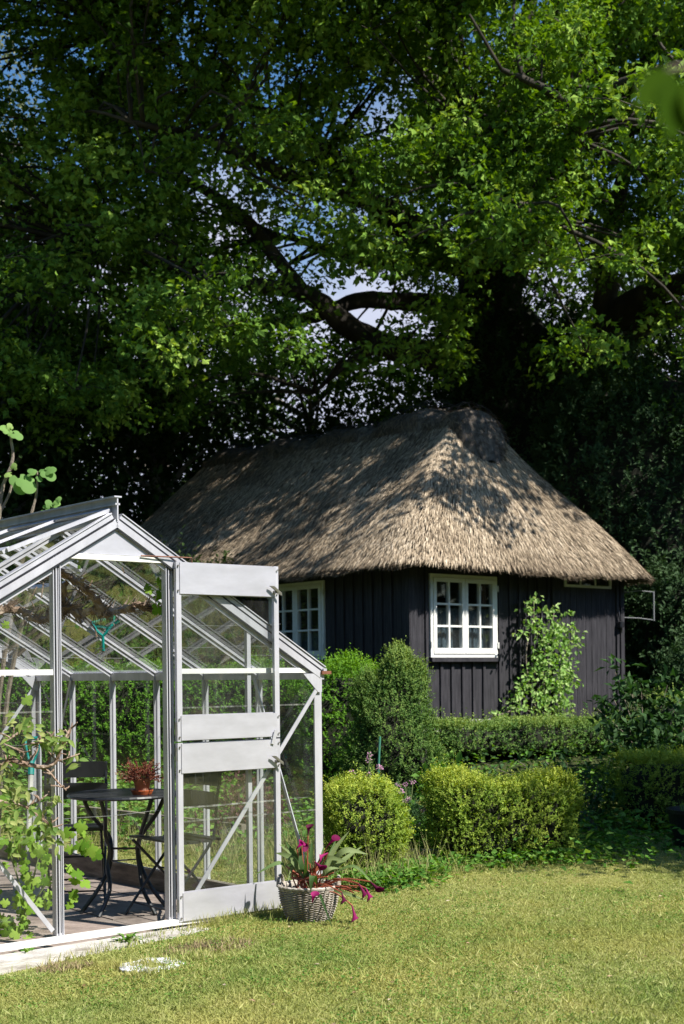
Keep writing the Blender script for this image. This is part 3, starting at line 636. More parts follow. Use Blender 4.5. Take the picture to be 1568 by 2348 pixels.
MB().tube([A_(237, 1420), A_(240, 1372)], .0015, 4).build('cord', M['wire'], wc, world=True)  # cord and prongs are invented for the stand-in shape

# wicker basket with callas
bk = Vector((-.195, 7.47, .0)); bz = float(gz(bk.x, bk.y)); bk.z = bz
B_ = empty('wicker_basket', bk); tag(B_, 'round grey wicker basket of magenta callas beside the open greenhouse door', 'basket')
prof = []; rows = 58
for i in range(rows): t_ = i/(rows-1); prof.append((.118+.047*math.sin(t_*PI*.55)**.9, .185*t_))
MB().lathe([(0, .004)]+prof+[(.150, .18), (.146, .12), (0, .12)], n=192, fn=lambda i, t_: (.0036*math.sin(16*t_+(PI if (i//2) % 2 else 0))+(.0030 if i % 2 else -.0030)) if 0 < i <= rows else 0).build('body', M['wicker'], B_)
rim = [(.166*math.cos(a), .166*math.sin(a), .186+.0015*math.sin(30*a)) for a in np.linspace(0, 2*PI, 121)]
mb = MB(); mb.tube(rim, .010, 6); mb.tube([(x*.98, y*.98, z-.014+.0015*math.cos(30*i)) for i, (x, y, z) in enumerate(rim)], .007, 6); mb.build('rim', M['wicker'], B_)
for ang in (R(165), R(-5)):
    c_, s_ = math.cos(ang), math.sin(ang); pts = [(c_*.165-s_*v, s_*.165+c_*v, .18+.055*math.sqrt(max(0, 1-(v/.05)**2))) for v in np.linspace(-.05, .05, 13)]
    mb = MB(); mb.tube(pts, [.008+.002*(i % 2) for i in range(13)], 8); mb.build('handle', M['wicker'], B_)
MB().lathe([(0, .14), (.145, .14), (.146, .125)], n=24).build('soil', M['soil'], B_)
def W2(x, y, Y): return at(x, y, Y)-bk
cp = empty('calla_lily', bk+Vector((0, 0, .14))); tag(cp, 'calla lily with magenta flowers growing out of the wicker basket', 'flowering plant')
def cw(x, y, Y): return at(x, y, Y)
base0 = bk+Vector((0, 0, .14))
lf = MB()
spec = [ # tip px, Y, mid px, width
 ((585, 2005, 7.36), (640, 1978, 7.4), .020), ((632, 1955, 7.45), (665, 1965, 7.42), .026), ((655, 1928, 7.5), (675, 1960, 7.47), .024), ((690, 1935, 7.42), (690, 1980, 7.4), .022),
 ((800, 1905, 7.5), (765, 1950, 7.48), .020), ((842, 1958, 7.5), (790, 1950, 7.45), .028), ((795, 1975, 7.35), (750, 1968, 7.4), .026), ((855, 2025, 7.4), (810, 1985, 7.4), .014),
 ((712, 2045, 7.28), (716, 2008, 7.29), .026), ((840, 2065, 7.33), (795, 2048, 7.32), .014), ((765, 2135, 7.2), (738, 2062, 7.24), .011), ((660, 2020, 7.4), (672, 1985, 7.44), .018),
 ((742, 1940, 7.55), (735, 1975, 7.5), .022), ((770, 1925, 7.6), (755, 1965, 7.55), .02), ((715, 1925, 7.55), (712, 1970, 7.5), .02), ((830, 1940, 7.6), (790, 1970, 7.52), .022),
 ((650, 1985, 7.6), (675, 1985, 7.55), .022), ((700, 1955, 7.35), (700, 1995, 7.4), .017), ((780, 1990, 7.5), (755, 1992, 7.45), .018), ((640, 1935, 7.62), (670, 1960, 7.55), .016)]
for i, (tp, md, w) in enumerate(spec):
    rt = base0+Vector((random.uniform(-.07, .07), random.uniform(-.05, .05), 0)); p = smooth_path([rt, rt.lerp(cw(*md), .5)+Vector((0, 0, .012)), cw(*md), cw(*tp)], 5); k = len(p)
    wd = [w*.68*max(.08, math.sin(PI*min(1, max(0, (j/(k-1)-.28)/.72))**.8)) for j in range(k)]; wd[-1] = .001
    dv = (cw(*tp)-cw(*md)).normalized(); side = dv.cross(Vector((random.uniform(-.5, .5), -1, .5)).normalized()); lf.ribbon(p, wd, side, .25, random.random())
lf.build('leaves', M['calla'], cp, world=True, smooth=True)
st = MB(); fl_ = []
flo = [((706, 1915, 7.42), (708, 1893, 7.42)), ((680, 1945, 7.4), (694, 1930, 7.35)), ((750, 1940, 7.45), (768, 1920, 7.43)), ((752, 1955, 7.4), (732, 1965, 7.38)), ((716, 2068, 7.2), (720, 2050, 7.19)),
       ((783, 2045, 7.25), (790, 2068, 7.22)), ((807, 2075, 7.2), (815, 2108, 7.16)), ((848, 2020, 7.3), (868, 2040, 7.26)), ((838, 2035, 7.28), (850, 2060, 7.24)), ((822, 2025, 7.3), (838, 2052, 7.27)), ((722, 1975, 7.36), (738, 1990, 7.33)), ((690, 1925, 7.45), (702, 1940, 7.4))]
for (a_, b_) in flo:
    a, b = cw(*a_), cw(*b_); rt = base0+Vector((random.uniform(-.05, .05), random.uniform(-.04, .04), 0)); up = max(a.z, base0.z)+.03
    mid = rt.lerp(a, .5); mid.z = max(mid.z, min(up, rt.z+.09)); st.tube(smooth_path([rt, mid, a], 6), .0038, 5); fl_.append((a, b))
for i in range(30):
    rt = base0+Vector((random.uniform(-.06, .06), random.uniform(-.05, .05), -.01)); st.tube(smooth_path([rt, rt+Vector((random.uniform(-.05, .05), random.uniform(-.04, .04), .08)), rt+Vector((random.uniform(-.12, .12), random.uniform(-.06, .04), random.uniform(.10, .19)))], 3), .0042, 5)
for i in range(8):
    rt = base0+Vector((random.uniform(-.03, .05), -.02, 0)); st.tube(smooth_path([rt, rt+Vector((.10, -.05, .05)), rt+Vector((random.uniform(.18, .28), -.10, random.uniform(-.0, .06)))], 4), .003, 5)
st.build('stems', M['redstem'], cp, world=True)
for a, b in fl_:
    d = (b-a); l = max(d.length*1.0, .048); d.normalize(); s1_ = d.orthogonal().normalized(); s2_ = d.cross(s1_); mb = MB(); K = 14; vs = []
    for i, (t_, r_) in enumerate(((0, .004), (.25, .008), (.5, .011), (.75, .017), (.92, .027), (1.0, .036))):
        for j in range(K):
            an = 2*PI*j/K; rr = r_*(1+(.35*math.cos(an) if i > 3 else 0)); vs.append(a+d*l*(t_+(.18*math.cos(an) if i > 3 else 0)*(i-3)/2)+(s1_*math.cos(an)+s2_*math.sin(an))*rr*.62)
    mb.add(vs, [(i*K+j, i*K+(j+1) % K, (i+1)*K+(j+1) % K, (i+1)*K+j) for i in range(5) for j in range(K)], random.random()); mb.build('flower', M['petal'], cp, world=True, smooth=True)

# pale round stone in the lawn
sc = at(350, 2207, 6.37); sc.z = float(gz(sc.x, sc.y))
mb = MB(); K = 40; prof = [(.045, -.01), (.05, .008), (.09, .013), (.135, .012), (.16, .006), (.165, -.012)]
mb.lathe(prof, (0, 0, 0), K, lambda i, t_: .012*math.sin(3*t_+i)+.008*math.sin(7*t_))
o = mb.build('stone_disc', M['stone']); o.location = sc+Vector((.01, 0, -.001)); tag(o, 'worn white stone ring half sunk in the lawn', 'stone')
scatter_tufts('stone_grass', [(sc.x-.03, sc.y, .05, 40), (sc.x-.12, sc.y-.02, .05, 30), (sc.x+.1, sc.y+.14, .12, 50), (sc.x+.22, sc.y+.10, .08, 30), (sc.x, sc.y-.16, .1, 60), (sc.x-.2, sc.y, .06, 40)], 'grass tuft growing in and around the white stone ring', 'grass', M['grass'], .02, .07, 5)
scatter_tufts('dry_grass', [(-.62, 6.72, .16, 120), (-1.35, 6.45, .14, 80), (-.80, 6.62, .12, 70)], 'patch of dead straw coloured grass between the greenhouse and the stone ring', 'grass', pbr('dead_grass', [(.16, .11, .06), (.34, .27, .15)], .9, 0, 40), .015, .05, 5)
for x_, y_, l_ in ((292, 2158, 'small leafy weed just in front of the greenhouse door sill'), (60, 2185, 'small leafy weed in front of the left greenhouse pane'), (1190, 1985, 'pale leafy weed at the foot of the long box hedge')):
    g_ = at(x_, y_, 1); dd_ = (g_-Vector((0, 0, EYE))); k_ = (EYE+.03)/-dd_.z; c_ = Vector((dd_.x*k_, dd_.y*k_, 0)); c_.z = float(gz(c_.x, c_.y)); w_ = empty('weed', c_); tag(w_, l_, 'weed'); mb = MB()
    for i in range(16):
        a_ = random.uniform(0, 2*PI); r_ = random.uniform(.02, .075); tip = c_+Vector((math.cos(a_)*r_, math.sin(a_)*r_, random.uniform(.02, .07))); mb.ribbon([c_.lerp(tip, .35), c_.lerp(tip, .7)+Vector((0, 0, .01)), tip, tip+Vector((math.cos(a_)*.03, math.sin(a_)*.03, -.004))], [.002, .012, .014, .001], (-math.sin(a_), math.cos(a_), 0), .2, random.random())
    mb.build('leaves', M['cover'], w_, world=True)
# bucket
bc = Vector((2.70, 10.25, float(gz(2.70, 10.25)))); B2 = empty('bucket', bc); tag(B2, 'black plastic tub on the shaded grass at the right edge', 'bucket')
MB().lathe([(0, 0), (.20, 0), (.235, .27), (.252, .27), (.252, .30), (.235, .30), (.22, .26), (0, .26)], n=36).build('body', M['plastic'], B2)
MB().lathe([(0, .262), (.215, .262)], n=24).build('soil', M['soil'], B2)
n = 220; a = RNG.random(n)*2*PI; P = np.column_stack([bc.x+.15*np.cos(a)*RNG.random(n), bc.y+.15*np.sin(a)*RNG.random(n), np.full(n, bc.z+.25)])
ft = empty('tub_plant', bc+Vector((0, 0, .26))); tag(ft, 'wispy green plant growing in the black tub', 'plant')
leaves('foliage', P, np.column_stack([RNG.normal(size=(n, 2))*.5, np.ones(n)]), rdir(n), .08+.12*RNG.random(n), .006, M['cover'], ft)
# garden cane
c1_, c0_ = at(871, 1688, 10.9), at(861, 1815, 10.8); o = MB().tube([(0, 0, -.3), c1_-c0_], .009, 8).build('garden_cane', M['greenstick']); o.location = c0_; tag(o, 'thin green garden cane standing in front of the tall dark shrub', 'cane')
# timber edgings
def timber(p, q, w, h, label):
    p, q = Vector(p), Vector(q); c = (p+q)/2; o = MB().bar(p-c, q-c, w, h).build('timber_edging', M['wood']); o.location = c; tag(o, label, 'timber')
timber((-2.85, 12.0, .17), (-.75, 10.15, .13), .05, .20, 'long weathered board edging the bed behind the greenhouse')
timber(G_ := (.30, 9.55, .06), (.66, 9.60, .05), .06, .10, 'short grey timber between the round box bush and the box hedge')
timber((.75, 11.7, .22), (1.35, 12.0, .24), .06, .12, 'dark timber edge behind the long box hedge')

# ================================================================ COTTAGE
C = empty('cottage', CO, TH); tag(C, 'black timber cottage with thatched roof and white casement windows', 'cottage')
WB, WT, CW, CL = .74, 2.74, 4.18, 7.9
def wall_with_holes(name, L, holes, fn, zb=WB, zt_=WT, m=M['black']):
    """fn(u, off, z) -> local point; holes (u0,u1,z0,z1)"""
    mb = MB(); us = sorted({0, L}|{h[0] for h in holes}|{h[1] for h in holes}); zs = sorted({zb, zt_}|{h[2] for h in holes}|{h[3] for h in holes})
    for i in range(len(us)-1):
        for j in range(len(zs)-1):
            um, zm = (us[i]+us[i+1])/2, (zs[j]+zs[j+1])/2
            if any(h[0] < um < h[1] and h[2] < zm < h[3] for h in holes): continue
            c8 = [fn(u, o_, z) for z in (zs[j], zs[j+1]) for (u, o_) in ((us[i], 0), (us[i+1], 0), (us[i+1], -.1), (us[i], -.1))]
            mb.add(c8, [(0, 3, 2, 1), (4, 5, 6, 7), (0, 1, 5, 4), (1, 2, 6, 5), (2, 3, 7, 6), (3, 0, 4, 7)])
    # battens
    return mb
def bt(mb, fn, u0, u1, o0, o1, z0, z1):
    c8 = [fn(u, o_, z) for z in (z0, z1) for (u, o_) in ((u0, o1), (u1, o1), (u1, o0), (u0, o0))]
    mb.add(c8, [(0, 3, 2, 1), (4, 5, 6, 7), (0, 1, 5, 4), (1, 2, 6, 5), (2, 3, 7, 6), (3, 0, 4, 7)])
fr = lambda u, o_, z: (u, -o_, z)            # right wall, faces local -y
fl2 = lambda u, o_, z: (-o_, u, z)           # left wall, faces local -x
WR = (.34, 1.565, 1.55, 2.62); WL = (1.67, 2.90, 1.55, 2.62); SW = (2.93, 3.90, 2.56, 2.70)
mb = wall_with_holes('wall', CW, [WR, SW], fr)
for u in [.02, .28]+[.34+.195*k for k in range(1, 6)]+[1.62, 1.83, 2.02, 2.21, 2.40, 2.60]:
    if WR[0]-.03 < u < WR[1]+.01: bt(mb, fr, u-.022, u+.022, .001, .026, WB, WR[2]-.06)
    else: bt(mb, fr, u-.022, u+.022, .001, .026, WB, WT)
w_right = mb.build('wall', M['black'], C)
mb = wall_with_holes('wall', CL, [WL], fl2)
u = .14
while u < CL:
    if WL[0]-.03 < u < WL[1]+.03: bt(mb, fl2, u-.022, u+.022, .001, .026, WB, WL[2]-.06); bt(mb, fl2, u-.022, u+.022, .001, .026, WL[3]+.03, WT)
    else: bt(mb, fl2, u-.022, u+.022, .001, .026, WB, WT)
    u += .19
mb.build('wall', M['black'], C)
MB().box(CW-.1, CW, .1, CL, WB-.1, WT).build('wall', M['black'], C); MB().box(.101, CW-.101, CL-.1, CL, WB, WT).build('wall', M['black'], C)
# flush planked end bay on the right wall, corner boards
mb = MB(); u = 2.72
while u < 4.08:
    w = .112+.02*math.sin(u*17); bt(mb, fr, u, u+w-.006, .002, .03+.002*math.sin(u*40), .50, 2.555 if 2.9 < u < 3.92 else WT); u += w
mb.build('plank_bay', M['black'], C)
mb = MB(); bt(mb, fr, 2.66, 2.715, .002, .045, .52, WT); bt(mb, fr, 4.03, 4.085, .031, .06, .50, WT); bt(mb, fr, 4.12, 4.20, .002, .06, .50, WT); mb.build('corner_board', M['black'], C)
mb = MB(); bt(mb, fr, -.04, .10, .027, .045, WB, WT); mb.box(-.045, -.027, -.045, .09, WB, WT); mb.build('corner_board', M['black'], C)
mb = MB(); mb.box(.02, 2.70, -.02, .1, .45, WB-.002); mb.box(-.02, .1, .1, CL, .45, WB-.002); mb.build('foundation', M['concrete'], C)
MB().box(.102, CW-.102, .102, CL-.102, WB-.05, WB+.02).build('floor', M['darkroom'], C)
MB().box(.102, CW-.102, .102, CL-.102, WT-.03, WT-.01).build('ceiling', M['darkroom'], C)
MB().box(.5, .55, 2.5, 6, WB+.02, 2.0).build('inner_wall', M['curtainbrown'], C)
def window(fn, h, lab, curt):
    u0, u1, z0, z1 = h; f = MB(); e = .045
    bt(f, fn, u0, u0+e, -.06, .03, z0, z1); bt(f, fn, u1-e, u1, -.06, .03, z0, z1); bt(f, fn, u0+e, u1-e, -.06, .03, z1-e, z1); bt(f, fn, u0+e, u1-e, -.06, .03, z0, z0+e)
    w = f.build('window', M['white'], C); w['label'] = lab
    uc = (u0+u1)/2
    for a, b in ((u0+e+.003, uc-.003), (uc+.003, u1-e-.003)):
        k = MB(); q = .052; za, zb_ = z0+e+.003, z1-e-.003
        bt(k, fn, a, a+q, -.02, .042, za, zb_); bt(k, fn, b-q, b, -.02, .042, za, zb_); bt(k, fn, a+q, b-q, -.02, .042, zb_-q, zb_); bt(k, fn, a+q, b-q, -.02, .042, za, za+q+.02)
        bt(k, fn, (a+b)/2-.013, (a+b)/2+.013, -.012, .034, za+q+.02, zb_-q)
        for j in (1, 2):
            z = za+q+.02+(zb_-q-za-q-.02)*j/3; bt(k, fn, a+q, (a+b)/2-.013, -.010, .032, z-.012, z+.012); bt(k, fn, (a+b)/2+.013, b-q, -.010, .032, z-.012, z+.012)
        k.build('casement', M['white'], w)
    g_ = MB(); g_.add([fn(u0+e, .002, z0+e), fn(u1-e, .002, z0+e), fn(u1-e, .002, z1-e), fn(u0+e, .002, z1-e)], [(0, 1, 2, 3)]); g_.build('pane', M['window'], w)
    s_ = MB(); bt(s_, fn, u0-.03, u1+.03, .002, .085, z0-.055, z0-.004); s_.build('sill', M['black'], w)
    c_ = MB(); K = 60; vs = []
    for i in range(K+1): u = u0+e+(u1-u0-2*e)*i/K; vs += [fn(u, -.09+.012*math.sin(i*1.7), z0+.03), fn(u, -.09+.012*math.sin(i*1.7), z0+(z1-z0)*curt)]
    c_.add(vs, [(2*i, 2*i+2, 2*i+3, 2*i+1) for i in range(K)]); c_.build('curtain', M['curtain'], w)
    if curt > .5:
        c_ = MB(); vs = []
        for i in range(17): u = u1-e-.16+.16*i/16; vs += [fn(u, -.14+.014*math.sin(i*1.3), z0+.03), fn(u, -.14+.014*math.sin(i*1.3), z1-.05)]
        c_.add(vs, [(2*i, 2*i+2, 2*i+3, 2*i+1) for i in range(16)]); c_.build('curtain', M['curtainbrown'], w)
    h_ = MB()
    for zz_ in (z0+.16, z1-.16): bt(h_, fn, u0-.008, u0+.006, .031, .05, zz_-.04, zz_+.04); bt(h_, fn, u1-.006, u1+.008, .031, .05, zz_-.04, zz_+.04)
    h_.build('hinge', M['white'], w)
window(fr, WR, 'sunlit white two casement window beside the corner', .60)
window(fl2, WL, 'shaded white two casement window behind the greenhouse door', .35)
f = MB(); u0, u1, z0, z1 = SW; e = .03
bt(f, fr, u0-.02, u1+.02, .03, .055, z0-.025, z0+.01); bt(f, fr, u0-.02, u0+.012, .03, .055, z0+.01, z1); bt(f, fr, u1-.012, u1+.02, .03, .055, z0+.01, z1)
for k in (1, 2): bt(f, fr, u0+(u1-u0)*k/3-.01, u0+(u1-u0)*k/3+.01, .031, .05, z0+.01, z1)
w = f.build('window', M['white'], C); w['label'] = 'narrow white window strip right under the eave'
MB().add([fr(u0, .02, z0), fr(u1, .02, z0), fr(u1, .02, z1), fr(u0, .02, z1)], [(0, 1, 2, 3)]).build('pane', M['window'], w)
# bracket at the far corner
q = lambda x, y: None
mb = MB(); 
mb.tube([(4.21, -.04, 2.50), (4.42, -.16, 2.52), (4.60, -.28, 2.50)], .007, 6); mb.tube([(4.21, -.04, 2.13), (4.42, -.16, 2.12), (4.60, -.28, 2.09)], .007, 6); mb.tube([(4.60, -.28, 2.51), (4.60, -.28, 2.08)], .013, 6)
mb.build('wall_bracket', M['wire'], C)
mb = MB(); mb.tube(smooth_path([(4.06, -.07, 2.22), (4.05, -.09, 2.12), (4.09, -.09, 2.05), (4.10, -.08, 1.9)], 4), .012, 6); mb.lathe([(0, 0), (.05, 0), (.045, .08), (0, .10)], (4.07, -.10, 1.98), 12); mb.build('wall_lamp', M['plastic'], C)

# ---- thatched roof
OV = .47; x0, x1, y0, y1 = -OV, CW+OV, -OV, CL+OV; ZE = 2.70
RY0, RY1, RX = .95, 6.85, (x0+x1)/2
def eave(s):                                  # s in [0,1): rounded rectangle of the eave
    w_, l_ = x1-x0, y1-y0; r_ = .55; per = [w_-2*r_, PI*r_/2, l_-2*r_, PI*r_/2]*2; tot = sum(per); d = (s % 1)*tot
    segs = [((x0+r_, y0), (1, 0)), ((x1-r_, y0+r_), -PI/2), ((x1, y0+r_), (0, 1)), ((x1-r_, y1-r_), 0), ((x1-r_, y1), (-1, 0)), ((x0+r_, y1-r_), PI/2), ((x0, y1-r_), (0, -1)), ((x0+r_, y0+r_), PI)]
    for k_, L_ in enumerate(per):
        if d <= L_ or k_ == 7:
            a_, b_ = segs[k_]
            if k_ % 2 == 0: return a_[0]+b_[0]*d, a_[1]+b_[1]*d
            t_ = b_+d/r_; return a_[0]+r_*math.cos(t_), a_[1]+r_*math.sin(t_)
        d -= L_
NS, NT = 480, 44
ev = np.array([eave(i/NS) for i in range(NS)])
def ridge_z(y): return 4.84+.17*np.clip((y-RY0)/(RY1-RY0), 0, 1)
def roof_pt(si, t_):                          # arrays: si index 0..NS, t 0..1
    e = ev[np.asarray(si).astype(int) % NS]; yy = np.clip((e[:, 1]-y0)/(y1-y0), 0, 1); ry = RY0+(RY1-RY0)*np.clip((yy-.12)/.76, 0, 1)
    rx = RX+(e[:, 0]-RX)*.15
    x = e[:, 0]+(rx-e[:, 0])*t_; y = e[:, 1]+(ry-e[:, 1])*t_
    z = ZE+(ridge_z(ry)-ZE)*(t_**.985)-.07*np.exp(-((t_)/.05))*0
    lump = .03*np.sin(x*2.3+y*1.7)*np.sin(y*2.9-x)+.015*np.sin(x*7+y*5)
    return np.stack([x, y, z+lump*np.minimum(1, 6*(1-t_)*t_+.15)], -1)
def eave_wob(si): return .025*np.sin(np.asarray(si)*.11)+.018*np.sin(np.asarray(si)*.37+1)
ts = np.linspace(0, 1, NT)**1.0
V = [roof_pt(np.arange(NS), np.full(NS, t_)) for t_ in ts]
V[0][:, 2] += eave_wob(np.arange(NS))
under1 = V[0].copy(); under1[:, 2] -= .055; cen = np.array([RX, (y0+y1)/2]); 
under1[:, :2] += (cen-under1[:, :2])*.012
under2 = under1.copy(); under2[:, 0] = np.clip(under2[:, 0], -.0, CW); under2[:, 1] = np.clip(under2[:, 1], 0, CL); under2[:, 2] = 2.735
allV = np.concatenate([under2, under1]+V); rows_ = NT+2
Fq = np.array([(j*NS+i, j*NS+(i+1) % NS, (j+1)*NS+(i+1) % NS, (j+1)*NS+i) for j in range(rows_-1) for i in range(NS)])
RM = pbr('thatch_body', [(.025, .018, .012), (.06, .044, .03), (.11, .082, .055)], .95, 0, 30, None, .8, 60)
roof = mkobj('roof', allV, Fq.ravel(), np.full(len(Fq), 4), RM, C, smooth=True, world=False)
# straw
n = 115000; si = RNG.random(n)*NS; tt = RNG.random(n)**1.15*.97; vis = ((si < NS*.30) | (si > NS*.62)); si = si[vis]; tt = tt[vis]; n = len(si)
Pu = roof_pt(si, tt+.02); e2 = roof_pt(si, tt)
fr_ = si-np.floor(si); Pn = roof_pt(si+1, tt+.02); Pu = Pu+(Pn-Pu)*fr_[:, None]; e3 = roof_pt(si+1, tt); e2 = e2+(e3-e2)*fr_[:, None]
Dn = nrm(e2-Pu); Sd = nrm(Pn-roof_pt(si, tt+.02)+1e-6); Nn = nrm(np.cross(Sd, Dn)); Nn *= np.sign(Nn[:, 2:3]+1e-9)
D = nrm(Dn+Sd*RNG.normal(size=(n, 1))*.13+Nn*(.10+.10*RNG.random((n, 1)))); P = Pu+Nn*(.004+.012*RNG.random((n, 1)))
L = .07+.13*RNG.random(n); xx, yy = P[:, 0]*3, P[:, 1]*3
rn = np.clip(.15+.55*RNG.random(n)**1.0+.3*vnoise(si*.07, tt*6, 1, 4)-.05, 0, 1)
V4 = leaf_arrays(P, D, Nn, L, .008+.008*RNG.random(n), .1).reshape(-1, 3)
mkobj('straw', V4, np.arange(4*n), np.full(n, 4), M['thatch'], roof, np.repeat(rn, 4), world=False)
# ragged straw ends along the eave
n = 15000; si = RNG.random(n)*NS; vis = ((si < NS*.30) | (si > NS*.62)); si = si[vis]; n = len(si)
fr_ = si-np.floor(si); a_ = roof_pt(si, np.zeros(n)); b_ = roof_pt(si+1, np.zeros(n)); P = a_+(b_-a_)*fr_[:, None]; P[:, 2] += eave_wob(si)-.055*RNG.random(n)+.01
outw = nrm(P*np.array([1, 1, 0])-np.array([RX, 0, 0])-np.array([0, 1, 0])*np.clip(P[:, 1:2], 1.5, CL-1.5)); P -= outw*.03
D = nrm(outw*.9+np.array([0, 0, -.55])+RNG.normal(size=(n, 3))*.22)
mkobj('eave_straw', leaf_arrays(P, D, rdir(n), .05+.05*RNG.random(n), .009, .1).reshape(-1, 3), np.arange(4*n), np.full(n, 4), M['thatch'], roof, np.repeat(RNG.random(n)*.7, 4), world=False)
# ridge roll
yr = np.linspace(RY0-.42, RY1+.25, 90); rows_ = []
def rollz(y):
    hump = .08*np.exp(-((y-1.75)/.8)**2); return ridge_z(y)+.15+hump+.04*np.sin(y*4.1)+.03*np.sin(y*9)-.95*(1-np.sqrt(1-np.clip((RY0-y)/.43, 0, .999)**2))-.3*np.clip((y-RY1)/.4, 0, 1)**2
K = 22
for y in yr:
    endf = math.sqrt(max(0, min(1, (y-yr[0])/.22+.12, (yr[-1]-y)/.25+.25))); hw = .46*endf+.025*math.sin(y*5)
    row = []
    for j in range(K):
        a = PI*1.1*j/(K-1)-PI*.05; row.append((RX+hw*math.cos(a), y, rollz(y)-.22+.26*max(-.2, math.sin(a))**.8 if math.sin(a) > 0 else rollz(y)-.62))
    rows_.append(row)
RV = np.array(rows_).reshape(-1, 3); RV += RNG.normal(size=RV.shape)*.012
F3 = [(i*K+j, i*K+j+1, (i+1)*K+j+1, (i+1)*K+j) for i in range(len(yr)-1) for j in range(K-1)]
F3 = [list(f_) for f_ in F3]; lens = [4]*len(F3); F3 = [v for f_ in F3 for v in f_]+list(range(K))+[(len(yr)-1)*K+j for j in range(K)][::-1]; lens += [K, K]
rc = mkobj('ridge_roll', RV, F3, lens, pbr('heather_ridge', [(.03, .024, .02), (.085, .07, .058), (.16, .135, .11)], .95, 0, 14, None, .9, 40), roof, smooth=True, world=False)
n = 14000; iy = RNG.random(n); y = RY0-.4+(RY1-RY0+.62)*iy; a = RNG.random(n)*PI; hw = .47
ef = np.sqrt(np.clip(np.minimum((y-yr[0])/.22+.12, (yr[-1]-y)/.25+.25), 0, 1))
P = np.column_stack([RX+hw*ef*np.cos(a), y, rollz(y)-.22+.26*np.sin(a)**.8]); Nn = np.column_stack([np.cos(a), 0*a, np.sin(a)]); D = nrm(np.column_stack([np.sign(np.cos(a))*np.sin(a)*.8, RNG.normal(size=n)*.7, -abs(np.cos(a))])+Nn*.25+RNG.normal(size=(n, 3))*.2)
mkobj('straw', leaf_arrays(P, D, Nn, .08+.10*RNG.random(n), .008, .1).reshape(-1, 3), np.arange(4*n), np.full(n, 4), M['thatch'], rc, np.repeat(RNG.random(n)*.5, 4), world=False)
nb = MB()
for k in range(46):
    y = .75+k*.135; zz = float(rollz(y)); up = .05+.07*math.exp(-((y-1.6)/.9)**2)
    nb.tube([(RX+.47*math.cos(a), y+.16*math.sin(a*3+k % 2*PI)*.4, zz-.24+(.30+up)*math.sin(a)) for a in np.linspace(.1, PI-.1, 12)], .0035, 3)
for j in range(7):
    a = .45+j*(PI-.9)/6; nb.tube([(RX+.47*math.cos(a), y, float(rollz(y))-.24+(.30+.05+.07*math.exp(-((y-1.6)/.9)**2))*math.sin(a)+.01*math.sin(y*11+j)) for y in np.linspace(.6, 6.9, 60)], .0035, 3)
nb.build('netting', M['blackmetal'], rc)

# trellis and climber
T = empty('trellis', cow(2.2, -.12, .72), TH); tag(T, 'black wooden trellis fixed to the cottage wall behind the climber', 'trellis')
mb = MB()
for x in (-.30, -.19, -.08, .03, .14, .25): mb.box(x-.013, x+.013, -.01, .01, .0, 1.62)
mb.build('upright', M['black'], T); mb = MB()
for k in range(9): mb.box(-.33, .28, .0105, .028, .08+k*.185, .105+k*.185)
mb.build('crosspiece', M['black'], T)
cl_ = empty('climbing_plant', cow(2.45, -.35, .62)); tag(cl_, 'bright leafy climber growing up the trellis on the black wall', 'climber')
def CP(x, y): # display px -> point in front of the right wall
    a, b_ = ray(x, y); off = -.30; Yv = (-(-.643)*0+(-.643*CO.x+.766*CO.y)+off)/(-.643*a+.766); return Vector((a*Yv, Yv, EYE+b_*Yv))
blobs = [(1222, 1395, 12, 18), (1225, 1430, 18, 18), (1262, 1400, 14, 12), (1275, 1440, 26, 26), (1255, 1475, 30, 30), (1295, 1480, 28, 30), (1240, 1520, 26, 26), (1285, 1530, 34, 30), (1270, 1570, 34, 26), (1300, 1560, 22, 26), (1245, 1600, 30, 22), (1290, 1610, 26, 22),
         (1205, 1580, 18, 16), (1215, 1550, 16, 14), (1195, 1450, 8, 9), (1190, 1620, 16, 16), (1140, 1640, 14, 10), (1302, 1440, 12, 12), (1316, 1460, 8, 8), (1300, 1405, 7, 6), (1180, 1600, 12, 10), (1275, 1640, 12, 10), (1255, 1630, 14, 10), (1222, 1376, 5, 12)]
Pl = []; Dl = []; Nl = []
for (x, y, rx_, ry_) in blobs:
    k_ = int(rx_*ry_*.12)+6; u_ = RNG.normal(size=(k_, 2))*.48; c3 = np.array([tuple(CP(x+rx_*a_, y+ry_*b_)) for a_, b_ in u_]); c3 += RNG.normal(size=c3.shape)*np.array([.05, .07, .02]); Pl.append(c3)
P = np.concatenate(Pl); n = len(P); leaves('foliage', P, nrm(RNG.normal(size=(n, 3))+np.array([0, -.5, -.3])), nrm(RNG.normal(size=(n, 3))*.7+np.array([.3, -.6, .7])), .06+.03*RNG.random(n), .05, M['rose'], cl_)
mb = MB()
for path in ([(1262, 1668), (1250, 1600), (1245, 1520), (1262, 1450), (1270, 1400)], [(1262, 1668), (1285, 1600), (1300, 1520), (1298, 1440)], [(1250, 1660), (1220, 1600), (1205, 1500), (1222, 1420), (1222, 1370)], [(1240, 1655), (1200, 1625), (1140, 1640)]):
    mb.tube(smooth_path([CP(*p_)+Vector((.02, .12, 0)) for p_ in path], 4), .008, 5)
mb.build('stems', M['palebark'], cl_, world=True)

